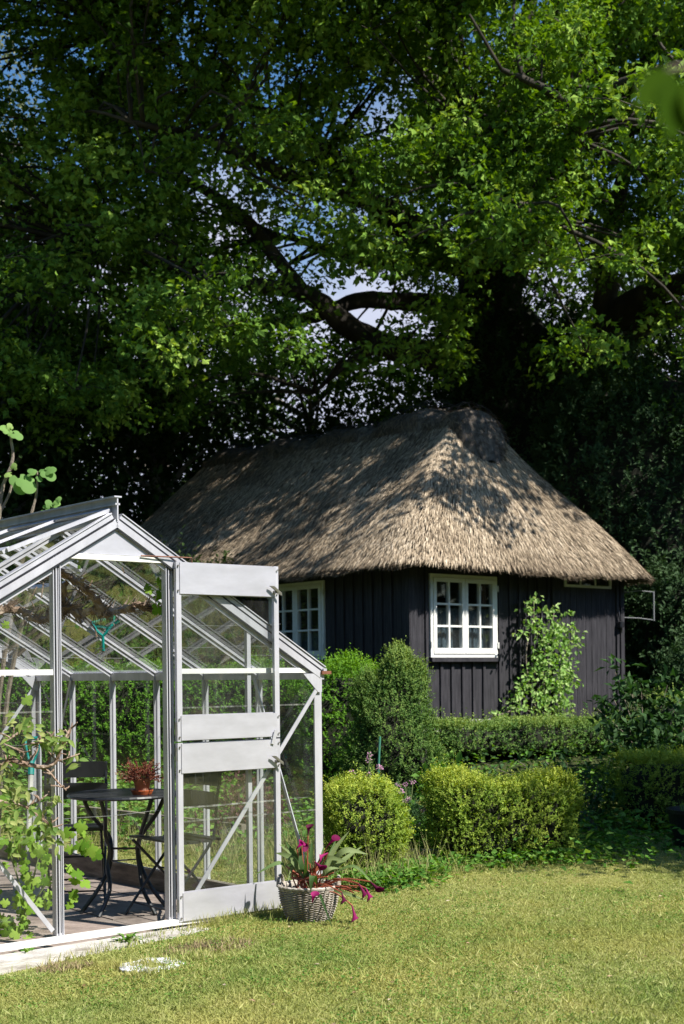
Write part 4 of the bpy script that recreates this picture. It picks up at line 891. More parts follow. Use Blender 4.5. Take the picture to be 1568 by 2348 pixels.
# ================================================================ HEDGES AND SHRUBS
def hedge(name, label, cat, c, half, rz, nleaf, size, m, group=None, ex=4., lump=.08, core=True, tips=.25, zlow=-.9, taper=0, bald=0, shoot=2.6, per=9):
    """foliage is grown as short leafy shoots that leave a rounded, lumpy surface"""
    c = Vector((c[0], c[1], float(gz(c[0], c[1])))); r = empty(name, c); tag(r, label, cat, group); h = np.array(half)
    cz, sz = math.cos(rz), math.sin(rz); ns = nleaf//per
    # area-weighted directions on the box-like surface
    fa = np.array([h[1]*h[2], h[0]*h[2], h[0]*h[1]*.75]); ax_ = RNG.choice(3, ns, p=fa/fa.sum()); q = RNG.uniform(-1, 1, (ns, 3)); sg = np.sign(RNG.uniform(-1, 1, ns)); sg[(ax_ == 2)] = 1
    q[np.arange(ns), ax_] = sg
    q = q/(np.abs(q)**ex).sum(1, keepdims=True)**(1/ex)*np.where(ex > 3, 1, 1)
    ph = RNG.random(6)*6; pw = q*h*7
    lm = lump*(np.sin(pw[:, 0]+ph[0])*np.sin(pw[:, 1]*1.1+ph[1])+.7*np.sin(pw[:, 2]*1.4+ph[2]+pw[:, 0])+.6*np.sin(pw[:, 0]*2.7+ph[3])*np.sin(pw[:, 2]*2.3+ph[4]+pw[:, 1])+.4*RNG.normal(size=ns)*.5)
    rr = 1+lm-.24*RNG.random(ns)**2.2
    L3 = q*h-q*h*(1-rr[:, None])*np.minimum(1, .35/h)**.5
    wv = .07*np.sin(L3[:, 0]*5.3+ph[5])+.05*np.sin(L3[:, 0]*11+ph[4]); L3[:, 2] *= 1+wv*(L3[:, 2] > 0)
    tp = 1-taper*(L3[:, 2]/h[2]+1)/2; L3[:, 0] *= tp; L3[:, 1] *= tp
    on = nrm(np.sign(q)*np.abs(q)**(ex-1)/h); rot = lambda v: np.column_stack([cz*v[:, 0]-sz*v[:, 1], sz*v[:, 0]+cz*v[:, 1], v[:, 2]])
    on = rot(on); W_ = rot(L3)+np.array([c.x, c.y, c.z+h[2]])
    sd = nrm(on*.75+np.array([0, 0, .75])+RNG.normal(size=(ns, 3))*.42); sl_ = size*shoot*(.6+.8*RNG.random(ns))*np.where(RNG.random(ns) < tips*.3, 1.9, 1)
    t_ = np.tile(np.linspace(.05, 1, per), ns)+RNG.random(ns*per)*.08; S_ = np.repeat(sd, per, 0); B_2 = np.repeat(W_, per, 0)+S_*(t_*np.repeat(sl_, per))[:, None]
    n = ns*per; rad_ = nrm(np.cross(S_, RNG.normal(size=(n, 3)))); D = nrm(S_*.55+rad_*(1.15-.5*t_[:, None])); N = nrm(S_*.7-rad_*.6+RNG.normal(size=(n, 3))*.35+np.array([0, 0, .25]))
    rn = np.clip(np.repeat(.25*RNG.random(ns)+.30*(lm/(3*lump+1e-6)*.5+.5)+.30*(on[:, 2] > .6)*RNG.random(ns), per)+.22*RNG.random(n)+.22*t_, 0, 1)  # upward-facing shoots toned paler: sunlit tops put into the leaf colour
    keep = (RNG.random(n) > bald*np.repeat(L3[:, 2] < -.35*h[2], per)) & (B_2[:, 2] > gz(B_2[:, 0], B_2[:, 1])-.01)
    leaves('foliage', B_2[keep], D[keep], N[keep], (size*(.65+.6*RNG.random(n)))[keep], size*.48, m, r, rn[keep])
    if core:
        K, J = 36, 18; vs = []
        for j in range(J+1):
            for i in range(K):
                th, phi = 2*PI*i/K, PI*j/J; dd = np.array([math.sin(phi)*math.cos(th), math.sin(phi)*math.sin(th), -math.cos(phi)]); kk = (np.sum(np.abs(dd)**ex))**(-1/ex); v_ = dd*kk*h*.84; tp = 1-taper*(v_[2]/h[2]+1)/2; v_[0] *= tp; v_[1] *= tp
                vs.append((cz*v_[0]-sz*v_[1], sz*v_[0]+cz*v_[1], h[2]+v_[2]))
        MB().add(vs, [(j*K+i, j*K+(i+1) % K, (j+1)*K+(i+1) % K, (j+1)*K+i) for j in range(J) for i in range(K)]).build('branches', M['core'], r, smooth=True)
    return r
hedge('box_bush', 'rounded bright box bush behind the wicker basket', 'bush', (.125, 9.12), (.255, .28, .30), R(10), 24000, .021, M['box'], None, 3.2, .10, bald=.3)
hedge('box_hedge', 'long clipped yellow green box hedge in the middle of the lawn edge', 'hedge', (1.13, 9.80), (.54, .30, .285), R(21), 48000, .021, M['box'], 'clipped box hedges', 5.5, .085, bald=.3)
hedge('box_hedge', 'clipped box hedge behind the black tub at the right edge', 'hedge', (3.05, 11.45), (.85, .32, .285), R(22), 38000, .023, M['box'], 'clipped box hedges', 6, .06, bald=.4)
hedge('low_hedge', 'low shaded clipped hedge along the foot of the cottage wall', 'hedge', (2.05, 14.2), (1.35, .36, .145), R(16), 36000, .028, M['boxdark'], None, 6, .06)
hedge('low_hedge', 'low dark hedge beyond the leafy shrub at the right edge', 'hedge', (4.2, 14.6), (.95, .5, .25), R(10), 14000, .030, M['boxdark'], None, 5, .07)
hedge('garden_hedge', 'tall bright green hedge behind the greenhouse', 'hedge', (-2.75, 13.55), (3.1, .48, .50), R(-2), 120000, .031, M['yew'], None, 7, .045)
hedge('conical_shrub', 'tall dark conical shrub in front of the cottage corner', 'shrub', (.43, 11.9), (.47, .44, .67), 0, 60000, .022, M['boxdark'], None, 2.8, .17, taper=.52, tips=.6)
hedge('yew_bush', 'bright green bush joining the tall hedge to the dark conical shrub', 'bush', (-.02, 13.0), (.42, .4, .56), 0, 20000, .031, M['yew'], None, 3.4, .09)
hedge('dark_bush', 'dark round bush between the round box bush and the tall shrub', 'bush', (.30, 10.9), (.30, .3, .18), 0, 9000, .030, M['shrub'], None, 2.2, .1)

def stem_shrub(name, label, cat, base, tips, m, lsize, per, stemm, spread=.12, lw=.6, group=None, r0=.010):
    b = Vector(base); b.z = float(gz(b.x, b.y)); r = empty(name, b); tag(r, label, cat, group); mb = MB(); C_ = []
    for tp in tips:
        tp = Vector(tp); mid = b.lerp(tp, .5)+Vector((random.gauss(0, .05), random.gauss(0, .05), .05)); p = smooth_path([b+Vector((random.gauss(0, .04), random.gauss(0, .04), -.02)), mid, tp], 5)
        mb.tube(p, lerp_list([r0, r0*.25], len(p)), 5)
        for k, q_ in enumerate(p[3:]):
            for _ in range(2): C_.append(tuple(q_+Vector((random.gauss(0, spread*.6), random.gauss(0, spread*.6), random.gauss(0, spread*.4)))))
    mb.build('stems', stemm, r, world=True)
    P, D, N, L, rn = clusters(C_, spread, per, lsize, .9, .6, .8); z = gz(P[:, 0], P[:, 1]); ok = P[:, 2] > z
    leaves('foliage', P[ok], D[ok], N[ok], L[ok], L[ok]*lw, m, r, rn[ok]); return r
tp = [at(x, y, Y_) for x, y, Y_ in ((1365, 1620, 13), (1400, 1590, 13.1), (1410, 1540, 13), (1440, 1560, 13.3), (1470, 1580, 13), (1500, 1600, 13.2), (1530, 1570, 13.1), (1560, 1600, 13), (1400, 1650, 12.7), (1440, 1660, 12.8), (1490, 1650, 12.7), (1540, 1650, 12.8), (1600, 1620, 13), (1460, 1700, 12.6), (1400, 1700, 12.6), (1520, 1700, 12.6))]
stem_shrub('leafy_shrub', 'dark broad leaved shrub at the right end of the cottage', 'shrub', (2.95, 13.1, 0), tp, M['shrub'], .085, 6, M['palebark'], .10, .62)
tp = [at(x, y, Y_) for x, y, Y_ in ((540, 1800, 10.4), (560, 1790, 10.5), (590, 1800, 10.5), (520, 1830, 10.3), (570, 1850, 10.3), (610, 1830, 10.4), (640, 1860, 10.2), (500, 1870, 10.4))]
stem_shrub('purple_shrub', 'dark purple leaved shrub seen through the lower door glass', 'shrub', (-.68, 10.45, 0), tp, M['purple'], .045, 9, M['palebark'], .09)
tp = [at(x, y, Y_) for x, y, Y_ in ((1370, 1770, 11.2), (1340, 1790, 11), (1390, 1800, 11.1), (1350, 1830, 10.9), (1400, 1740, 11.6), (1330, 1860, 10.7), (1300, 1750, 11.6), (1250, 1745, 12), (1180, 1740, 12.4), (1100, 1745, 12.6), (1050, 1760, 12.4))]
stem_shrub('bramble', 'loose dark bramble between the two box hedges', 'shrub', (2.05, 11.2, 0), tp, M['shrub'], .05, 5, M['palebark'], .11)
tp = [at(x, y, Y_) for x, y, Y_ in ((1010, 1760, 11.2), (1040, 1740, 11.3), (1000, 1790, 11), (1060, 1790, 11), (980, 1770, 11.2))]
stem_shrub('bed_plant', 'leafy plant beside the tall shrub behind the box hedge', 'plant', (.85, 11.2, 0), tp, M['cover'], .07, 4, M['greenstem'], .09)
# pink flowering plants
for i, (x, y, Y_, lab) in enumerate(((832, 1770, 10.6, 'pink flowered plant nearest the greenhouse corner'), (905, 1800, 10.2, 'pink flowered plant right of the green cane'), (940, 1870, 9.9, 'pink flowered plant in the gap left of the long box hedge'))):
    b = at(x, y+70, Y_); r = empty('flowering_plant', (b.x, b.y, float(gz(b.x, b.y)))); tag(r, lab, 'flowering plant', 'pink flowered plants in the bed'); st = MB(); P = []; C_ = []
    for k in range(9):
        tpx = at(x+random.gauss(0, 24), y+random.gauss(0, 22), Y_+random.uniform(-.15, .15)); st.tube(smooth_path([r.location, r.location.lerp(tpx, .5)+Vector((random.gauss(0, .03), 0, .03)), tpx], 3), .003, 4)
        C_.append(tuple(tpx)); [P.append(tuple(r.location.lerp(tpx, random.uniform(.2, .9))+Vector((random.gauss(0, .03), random.gauss(0, .03), 0)))) for _ in range(26)]
    st.build('stems', M['greenstem'], r, world=True); P = np.array(P); leaves('foliage', P, rdir(len(P)), rdir(len(P))+np.array([0, 0, 1]), .035, .02, M['cover'], r)
    P, D, N, L, rn = clusters(C_, .022, 22, .012); leaves('flowers', P, D, N, L, L*.8, M['pink'], r, rn)

# ================================================================ TREES
def tree_mesh(r, limbs, name='trunk', m=M['bark'], n=10, extra=()):
    mb = MB()
    for pts, ra in limbs:
        p = smooth_path(pts, 5); mb.tube(p, lerp_list(ra, len(p)), n, .10)
    for p, ra in extra: mb.tube(p, ra, 4)
    return mb.build(name, m, r, world=True, smooth=True)
# --- the oak
base = Vector((3.15, 26.5, float(gz(3.15, 26.5))-.1)); OAK = empty('oak_tree', base); tag(OAK, 'huge spreading oak tree behind and over the thatched cottage', 'tree')
def L_(*a): return [at(*q_) for q_ in a]
limbs = [([base, *L_((1140, 1100, 26.6), (1125, 850, 26.5), (1118, 700, 26.5), (1130, 600, 26.5), (1130, 520, 26.4))], [.95, .75, .66, .66, .70, .55]),
 (L_((1100, 880, 26.3), (1040, 840, 26), (960, 808, 25.5), (880, 792, 25), (800, 748, 24.3), (740, 700, 23.8), (690, 668, 23.5), (600, 655, 23), (520, 640, 22.6), (430, 610, 22.2), (330, 585, 21.8), (200, 560, 21.4)), [.42, .30, .26, .23, .20, .18, .15, .13, .10, .08, .06, .03]),
 (L_((1120, 610, 26.5), (1040, 570, 26), (970, 550, 25.6), (890, 500, 25), (830, 430, 24.6), (760, 365, 24.2), (660, 285, 24), (560, 240, 23.6), (440, 160, 23), (300, 80, 22.5)), [.36, .29, .25, .22, .19, .16, .13, .10, .07, .04]),
 (L_((1125, 540, 26.5), (1095, 400, 26.7), (1040, 310, 26.8), (990, 210, 27), (960, 100, 27.2), (930, -60, 27.5), (900, -260, 27.5)), [.40, .34, .30, .25, .20, .15, .08]),
 (L_((1080, 380, 26.6), (1090, 300, 26.2), (1040, 180, 26), (1010, 60, 25.6), (1000, -120, 25.5)), [.26, .25, .20, .16, .08]),
 (L_((1140, 540, 26.5), (1112, 390, 26), (1130, 290, 25.6), (1165, 190, 25.4), (1200, 70, 25.2), (1240, -90, 25)), [.34, .28, .24, .20, .15, .08]),
 (L_((1150, 560, 26.5), (1200, 430, 26.8), (1210, 300, 27), (1220, 180, 27), (1260, 30, 27)), [.30, .25, .2, .15, .08]),
 (L_((1160, 600, 26.6), (1225, 480, 26), (1300, 370, 25), (1400, 260, 24), (1500, 120, 23), (1620, -60, 22)), [.32, .26, .22, .18, .13, .06]),
 (L_((1160, 980, 26.6), (1260, 890, 26), (1350, 800, 25.3), (1420, 725, 24.6), (1500, 672, 24), (1600, 640, 23.5), (1760, 590, 23)), [.5, .42, .36, .3, .25, .2, .1]),
 (L_((1330, 820, 25.4), (1410, 790, 25), (1480, 740, 24.4), (1568, 708, 24), (1700, 690, 23.6)), [.28, .25, .2, .17, .1]),
 (L_((1385, 765, 25), (1388, 660, 24.8), (1398, 540, 24.5), (1430, 400, 24), (1450, 250, 23.6)), [.24, .22, .18, .13, .06]),
 (L_((1100, 620, 26.4), (1000, 600, 26), (900, 598, 25.5), (820, 592, 25.1), (740, 572, 24.8), (690, 550, 24.6), (620, 540, 24)), [.22, .17, .14, .12, .09, .07, .03]),
 (L_((1110, 730, 26.5), (1000, 700, 26), (900, 690, 25.5), (820, 690, 25), (720, 725, 24.4), (600, 745, 24), (480, 740, 23.5)), [.22, .19, .17, .15, .12, .08, .04]),
 (L_((700, 675, 23.5), (640, 600, 23.2), (560, 500, 22.8), (440, 420, 22.3), (320, 380, 22)), [.14, .12, .10, .07, .03]),
 (L_((780, 735, 24.2), (860, 790, 24), (800, 830, 23.8), (720, 900, 23.6)), [.10, .09, .06, .03]),
 (L_((1200, 440, 26.5), (1150, 380, 24), (1120, 330, 21.5), (1150, 300, 19.5)), [.20, .16, .12, .06]),
 (L_((1140, 600, 26.2), (1130, 560, 24), (1160, 520, 21.5), (1190, 480, 19.5), (1210, 470, 18.6)), [.24, .18, .13, .09, .04]),
 (L_((1225, 480, 26), (1290, 400, 22.5), (1340, 260, 19), (1460, 180, 17.8), (1700, 120, 17)), [.16, .14, .11, .08, .04]),
 (L_((1040, 310, 26.8), (980, -200, 23), (900, -420, 18.5), (860, -520, 15.5)), [.2, .16, .1, .04]),
 (L_((1340, 260, 19), (1240, 200, 18.6), (1150, 160, 18.4)), [.08, .06, .03]),
 (L_((1050, 575, 26), (900, 480, 24), (700, 420, 22), (500, 330, 20.5), (300, 280, 19.6)), [.2, .16, .12, .08, .04])]
LP = np.array([tuple(p) for pts, ra in limbs for p in smooth_path(pts, 5)])
DM = ['5888778768878899', '4876678878889999', '6887667678788899', '7787656776899999', '9998654567899999', '9999543357998789', '9998654334997789', '8988764533999999', '9998765566999999', '9999877789999999', '9999999999999999']
def dens(x, y):
    c_, r_ = int(x//98), int(y//100)
    if r_ < 0: return .8
    if c_ < 0: return .9
    if c_ > 15: return .9
    if r_ > 10: return 0
    return (int(DM[r_][c_])/9)**2.3*((1.3 if y < 380 else 2.6) if 330 < x < 1080 and 50 < y < 900 else 1)
bough = []; tries = 0
while len(bough) < 1120 and tries < 60000:
    tries += 1
    x = random.uniform(-500, 2150); y = random.uniform(-560, 980)
    if y > 600 and not (dens(x, y) > 0): continue
    Yv = random.uniform(18.6, 31)
    if x > 1350 and Yv < 19.5: continue
    if x < 300 and Yv < 19.5: Yv += 2
    if 420 < x < 1080 and 380 < y < 900 and random.random() > .72: continue
    if random.random() > dens(x, y): continue
    if 1050 < x < 1245 and y > 590 and Yv < 26.3: continue
    if x > 1050 and y > 620 and random.random() < .62: continue
    if 450 < x < 1160 and y > 845-(12 if x > 700 else 0) and Yv < 27: continue
    p = at(x, y, Yv)
    # keep inside an oak crown: dome around the trunk
    q_ = (p-Vector((1.2, 25.5, 9))); 
    if (q_.x/12.5)**2+(q_.y/8.5)**2+(q_.z/9.5)**2 > 1: continue
    # keep the sun path to the cottage's front clear
    tz = (p.z-3.2)/sv[2]; hx_, hy_ = p.x-sv[0]*tz-CO.x, p.y-sv[1]*tz-CO.y; lx_, ly_ = hx_*.766+hy_*.643, -hx_*.643+hy_*.766
    if -1.2 < lx_ < 4.8 and -1.5 < ly_ < .9 and random.random() < .93: continue
    if ly_ < 1.2 and lx_ > 4: continue
    bough.append(p)
bough += [at(x, y, Y_) for x, y, Y_ in ((1080, 430, 19.2), (1130, 480, 18.8), (1180, 520, 18.6), (1230, 500, 18.6), (1150, 420, 19), (1200, 560, 18.5), (1110, 540, 19), (1250, 560, 18.8), (1170, 350, 19.2), (1230, 400, 19.2), (1290, 450, 19), (1190, 300, 19.5), (1260, 330, 19.4), (1060, 380, 19.4))]
rs = random.Random(21); NB0 = len(bough)
for _ in range(32):                           # outer boughs that reach forward over the cottage roof
    if _ < 16: a_, b_, z_ = rs.uniform(-.2, 1.9), rs.uniform(1.2, 7.6), 0; z_ = 2.9+1.0*(a_+.4)*.8
    else: a_, b_ = rs.uniform(.8, 3.6), rs.uniform(.1, .9); z_ = 3.7+.9*b_
    q_ = cow(a_, b_, z_)+Vector(sv)*rs.uniform(4.6, 8.5)
    if q_.y > 15.8 and (q_.z-EYE)/q_.y > .27: bough.append(q_)
BC = np.array([tuple(b) for b in bough]); tw = []; CC = []; BT = []
for b in BC:
    d2 = ((LP-b)**2).sum(1)+1.5*np.maximum(0, LP[:, 2]-b[2])**2; q_ = Vector(LP[d2.argmin()]); bb = Vector(b); mid = q_.lerp(bb, .5)+Vector((random.gauss(0, .25), random.gauss(0, .25), random.uniform(.0, .35)))
    if (bb-q_).length < (3.6 if len(CC) < 11000 else 5): tw.append((smooth_path([q_, mid, bb], 3), lerp_list([.022+.008*(bb-q_).length, .012], 7)))
    br = random.uniform(.5, 1.1); bt_ = random.random()
    for k in range(int(13*br)):
        u_ = rdir(1)[0]*br*(random.random()**.45); c_ = b+u_*np.array([1, 1, .55]); CC.append(c_); BT.append(bt_)
        if k < 5: tw.append(([bb, bb.lerp(Vector(c_), .5)+Vector((0, 0, .06)), Vector(c_)], [.010, .007, .004]))
tree_mesh(OAK, limbs, extra=tw)
CC = np.array(CC); P, D, N, L, rn = clusters(CC, .26, 30, .098, .8, .6, .75, .38)
rn = np.clip(np.repeat(np.array(BT), 30)*.40+rn*.75-.05, 0, 1)
# lobed oak leaves: each is two crossing blades
leaves('crown', np.concatenate([P, P+nrm(D)*L[:, None]*.25]), np.concatenate([D, np.cross(nrm(D), N)+D*.4]), np.concatenate([N, N]), np.concatenate([L, L*.62]), np.concatenate([L*.66, L*.46]), M['oak'], OAK, np.concatenate([rn, rn]))
TC = []                                       # unseen crown above the view, added to shade the left foliage
while len(TC) < 2500:
    q_ = np.array([random.uniform(-9, 3.5), random.uniform(17, 27), random.uniform(11.5, 18)])
    if q_[1]/q_[2] > 0 and (q_[2]-1.35)/q_[1] > .548 and ((q_[0]-1.2)/12.5)**2+((q_[1]-25.5)/8.5)**2+((q_[2]-9)/9.5)**2 < 1: TC.append(q_)
TC2 = []  # unseen forward boughs, made up to keep sun off the left side
while len(TC2) < 650:
    q_ = np.array([random.uniform(-4.5, 2.4), random.uniform(14.5, 20), random.uniform(8.5, 15.5)])
    if (q_[2]-1.35)/q_[1] > .56: TC2.append(q_)
TC += TC2
P, D, N, L, rn = clusters(np.array(TC), .5, 14, .2, .8, .6, .75); leaves('crown_top_shade', P, D, N, L, L*.6, M['oak'], OAK, rn)

def crown_tree(name, label, base, h0, h1, rad, m, lsize, ncl, per, group=None, trunkr=.2, bark=M['greybark'], lean=(0, 0), flat=1., gap=0, clr=.45):
    b = Vector((base[0], base[1], float(gz(base[0], base[1]))-.05)); r = empty(name, b); tag(r, label, 'tree', group)
    top = b+Vector((lean[0], lean[1], h1)); p = [b, b.lerp(top, .35)+Vector((random.gauss(0, .15), 0, 0)), b.lerp(top, .62), b.lerp(top, .82)]; limbs = [(p, [trunkr, trunkr*.8, trunkr*.45, .03])]
    cz = (h0+h1)/2; hz = (h1-h0)/2; C_ = []
    for k in range(max(6, ncl//40)):
        a = random.uniform(0, 2*PI); t_ = random.uniform(.25, .85); s_ = b.lerp(top, t_); e = b+Vector((lean[0]*t_+math.cos(a)*rad*.75, lean[1]*t_+math.sin(a)*rad*.75, h0+(h1-h0)*min(.95, t_+.12))); limbs.append(([s_, s_.lerp(e, .5)+Vector((0, 0, .2)), e], [trunkr*.4, trunkr*.22, .02]))
    sub = [rdir(1)[0]*np.array([rad, rad, hz])*random.uniform(.35, .95) for _ in range(max(10, ncl//14))]
    for k in range(ncl):
        s_ = sub[random.randrange(len(sub))]; q_ = s_+RNG.normal(size=3)*rad*.20; C_.append((b.x+lean[0]*.6+q_[0], b.y+lean[1]*.6+q_[1], b.z+cz+q_[2]*flat))
    tree_mesh(r, limbs, m=bark, n=7)
    C_ = np.array(C_); P, D, N, L, rn = clusters(C_, clr, per, lsize, .7, .7, .85); ok = P[:, 2] > gz(P[:, 0], P[:, 1])
    leaves('crown', P[ok], D[ok], N[ok], L[ok], L[ok]*.6, m, r, rn[ok]); return r
GRP = 'dark trees behind the garden'
crown_tree('dark_tree', 'dense dark tree low behind the greenhouse at the left edge', (-6.2, 23.5), .3, 8.2, 2.6, M['darkwood'], .14, 620, 26, GRP)
crown_tree('dark_tree', 'dense dark tree rising left of the thatched roof', (-3.6, 26.5), .3, 7.6, 2.4, M['darkwood'], .14, 560, 26, GRP)
crown_tree('dark_tree', 'dark tree directly behind the far end of the thatched roof', (-.6, 29.5), .3, 8.0, 3.0, M['darkwood'], .13, 640, 26, GRP)
crown_tree('dark_tree', 'dark tree low behind the middle of the cottage roof', (2.2, 31), .3, 8.3, 3.1, M['darkwood'], .13, 640, 26, GRP)
crown_tree('dark_tree', 'tall dark tree far behind the oak at the left edge', (-9.6, 34), 1, 15.5, 4.2, M['darkwood'], .19, 800, 26, GRP)
crown_tree('dark_tree', 'tall dark tree behind the left side of the oak crown', (-5.0, 38), 1, 13.5, 4.0, M['darkwood'], .19, 620, 26, GRP)
crown_tree('dark_tree', 'dark tree behind the oak trunk on the right', (6.5, 34), 1, 12.5, 3.8, M['darkwood'], .18, 620, 26, GRP)
crown_tree('pale_tree', 'tall pale leaved tree against the sky at the top left corner', (-10.6, 40), 8, 21.5, 2.6, M['pale'], .15, 520, 18, None, .25)
hedge('thicket', 'dark evergreen thicket behind the bright hedge and greenhouse', 'thicket', (-3.9, 19.8), (3.3, .9, 1.15), R(8), 34000, .09, M['darkwood'], None, 3, .10)
# ivy and holly masses at the right, behind the cottage
hedge('ivy_bush', 'tall glossy ivy covered mass right of the thatched roof', 'bush', (5.6, 23.2), (2.3, 1.3, 3.1), R(10), 52000, .095, M['ivy'], None, 2.4, .10)
hedge('ivy_bush', 'lower ivy bush beside the far corner of the cottage', 'bush', (5.75, 20.9), (1.25, .8, 1.15), 0, 17000, .085, M['ivy'], None, 2.4, .13)
hedge('ivy_column', 'glossy ivy climbing the lower oak trunk', 'ivy', (3.3, 26.2), (1.5, 1.2, 4.3), 0, 34000, .10, M['ivy'], None, 2.2, .12)
hedge('ivy_bush', 'shaded ivy bush behind the leafy shrub at the right edge', 'bush', (5.2, 17.6), (.95, .7, .55), 0, 9000, .07, M['ivy'], None, 2.4, .13)
# tree beside the lawn, right of the view, whose shade falls on the grass
crown_tree('garden_tree', 'fruit tree beside the lawn right of the greenhouse view', (7.15, 8.1), 2.9, 7.2, 1.85, M['oak'], .10, 950, 26, None, .14, clr=.4)

# fig
ft = empty('fig_tree', (-2.75, 10.75, float(gz(-2.75, 10.75)))); tag(ft, 'fig tree with pale lobed leaves rising behind the greenhouse ridge', 'fig tree'); Yf = 10.6
mb = MB(); b0 = Vector(ft.location)
for pa, ra in (([(0, 1160), (8, 1110), (25, 1070), (30, 1040), (26, 1010), (24, 990)], .016), ([(-40, 1250), (0, 1175), (22, 1130), (30, 1090)], .014), ([(60, 1240), (72, 1180), (84, 1130), (85, 1080)], .014), ([(100, 1230), (112, 1180), (118, 1165)], .008)):
    p = smooth_path([at(*q_, Yf) for q_ in pa], 4); mb.tube(p, lerp_list([ra, ra*.6], len(p)), 6, .2)
    mb.tube(smooth_path([b0, b0.lerp(p[0], .5)+Vector((-.1, 0, 0)), p[0]], 4), .02, 6)
mb.build('branches', M['palebark'], ft, world=True)
mb = MB()
for x, y, dx, dy, sz in ((24, 990, -1, .7, .11), (24, 985, -.2, 1, .07), (26, 990, 1, -.5, .12), (22, 985, .1, -.8, .06), (28, 1085, -1, -.2, .08), (40, 1085, .3, -1, .20), (50, 1090, .6, -.8, .20), (62, 1085, 1, .1, .09), (30, 1078, .3, 1, .07), (84, 1085, -.9, .5, .09), (88, 1085, 1, .3, .10), (98, 1075, .9, -.7, .15), (100, 1080, 1, .2, .12), (88, 1090, .3, -.6, .07), (0, 1095, -.6, .1, .08),
                        (118, 1165, -.4, .9, .09), (120, 1160, .9, .5, .08), (116, 1165, -1, .5, .08), (120, 1168, .3, -.8, .10), (124, 1160, .5, 1, .06), (130, 1150, .6, .8, .06), (105, 1170, -.5, -.7, .08)):
    mb.lobed(at(x, y, Yf-.05), (dx, random.uniform(-.4, .2), dy), (.25, -.8, .6), sz*.86, 3, 0, .4, random.random(), .4)
mb.build('leaves', M['fig'], ft, world=True, smooth=True)

# grape vine inside the greenhouse
gv = empty('grape_vine', ghw(-.95, .35, FZ)); tag(gv, 'old grape vine with shaggy trunk trained under the greenhouse roof', 'vine')
mb = MB(); Yv = 7.35; brs = [([(-60, 2140, 7.2), (-30, 1900, 7.2), (-40, 1600, 7.2), (-25, 1440, 7.25), (0, 1398, 7.3), (50, 1400, 7.35), (92, 1422, 7.35), (125, 1408, 7.4), (150, 1395, 7.42), (175, 1405, 7.45), (215, 1402, 7.5), (245, 1408, 7.52), (275, 1398, 7.55), (310, 1390, 7.6), (345, 1392, 7.6), (370, 1396, 7.6)], [.03, .03, .028, .026, .020, .018, .020, .022, .022, .024, .022, .025, .022, .020, .016, .012]),
       ([(30, 1345, 7.1), (70, 1328, 7.15), (118, 1310, 7.25), (150, 1318, 7.35), (190, 1345, 7.4), (215, 1370, 7.45), (240, 1395, 7.5)], [.018, .022, .024, .018, .017, .018, .02]),
       ([(150, 1335, 7.4), (140, 1390, 7.42)], [.01, .012])]
for pa, ra in brs:
    p = smooth_path([at(*q_) for q_ in pa], 6); p = [q_+Vector((random.gauss(0, .006), random.gauss(0, .006), random.gauss(0, .006))) for q_ in p]; mb.tube(p, lerp_list(ra, len(p)), 7, .3)
    for _ in range(len(p)*9):                 # loose bark strips and spurs
        i = random.randrange(len(p)-1); q_ = p[i].lerp(p[i+1], random.random()); dr = (p[i+1]-p[i]).normalized(); off = Vector((random.gauss(0, 1), random.gauss(0, 1), random.gauss(0, 1))).normalized()*.02; l = random.uniform(.03, .09)
        if q_.z > 1.3: mb.tube([q_+off*.7, q_+off+dr*l*.5, q_+off*random.uniform(1, 1.9)+dr*l], [.003, .0025, .001], 3)
for pa in ([(85, 1345), (70, 1375), (80, 1395)], [(100, 1335), (95, 1370)], [(90, 1385), (120, 1400)], [(250, 1385), (262, 1370)], [(330, 1388), (335, 1375)], [(280, 1300), (285, 1315)], [(360, 1360), (355, 1375), (362, 1392)], [(205, 1345), (212, 1330)], [(200, 1420), (218, 1440), (222, 1460)], [(245, 1400), (232, 1425)]):
    p = [at(*q_, 7.45) for q_ in pa]; mb.tube(p, .004, 4, .3)
mb.build('branch', M['vinebark'], gv, world=True)
mb = MB()
def gleaf(x, y, Y_, s_): mb.lobed(at(x, y, Y_), (random.gauss(0, .7), random.uniform(-.4, .3), random.uniform(-1, .1)), (random.gauss(.2, .35), -.8, random.uniform(.2, .9)), s_, 5, .10, .42, random.random(), .35)
for x, y, s_ in ((360, 1335, .06), (352, 1348, .055), (372, 1350, .07), (365, 1362, .05), (345, 1340, .05), (372, 1385, .08), (368, 1325, .04), (355, 1330, .04), (375, 1370, .05), (6, 1425, .05), (185, 1297, .025)): gleaf(x, y, 7.45, s_)
for i in range(62):
    x = random.gauss(95, 60); y = random.uniform(1900, 2085)-abs(x-110)*.1
    if x > 215 or (x > 150 and y > 2040): continue
    gleaf(x, y, random.uniform(7.15, 7.5), random.uniform(.035, .08))
for x, y in ((165, 1900), (180, 1925), (160, 1935), (172, 1990), (150, 1985), (190, 1880), (160, 2040), (175, 2010), (185, 2015), (200, 1925), (150, 2070), (160, 2055), (195, 1940), (205, 1935)): gleaf(x, y, 7.2, random.uniform(.045, .085))
for i in range(60): gleaf(random.uniform(-40, 90), random.uniform(2050, 2160), random.uniform(7.2, 7.5), random.uniform(.04, .08))
for i in range(26): gleaf(random.uniform(-120, 60), random.uniform(1560, 1980), random.uniform(7.6, 9), random.uniform(.06, .1))
mb.build('leaves', M['vineleaf'], gv, world=True, smooth=True)
mb = MB()
for pa in ([(60, 2100), (80, 2000), (100, 1940), (150, 1900)], [(60, 2100), (110, 2020), (150, 1980)], [(60, 2100), (40, 2010), (20, 1950)]): mb.tube(smooth_path([at(*q_, 7.35) for q_ in pa], 4), .005, 5)
mb.build('shoots', M['greenstem'], gv, world=True)

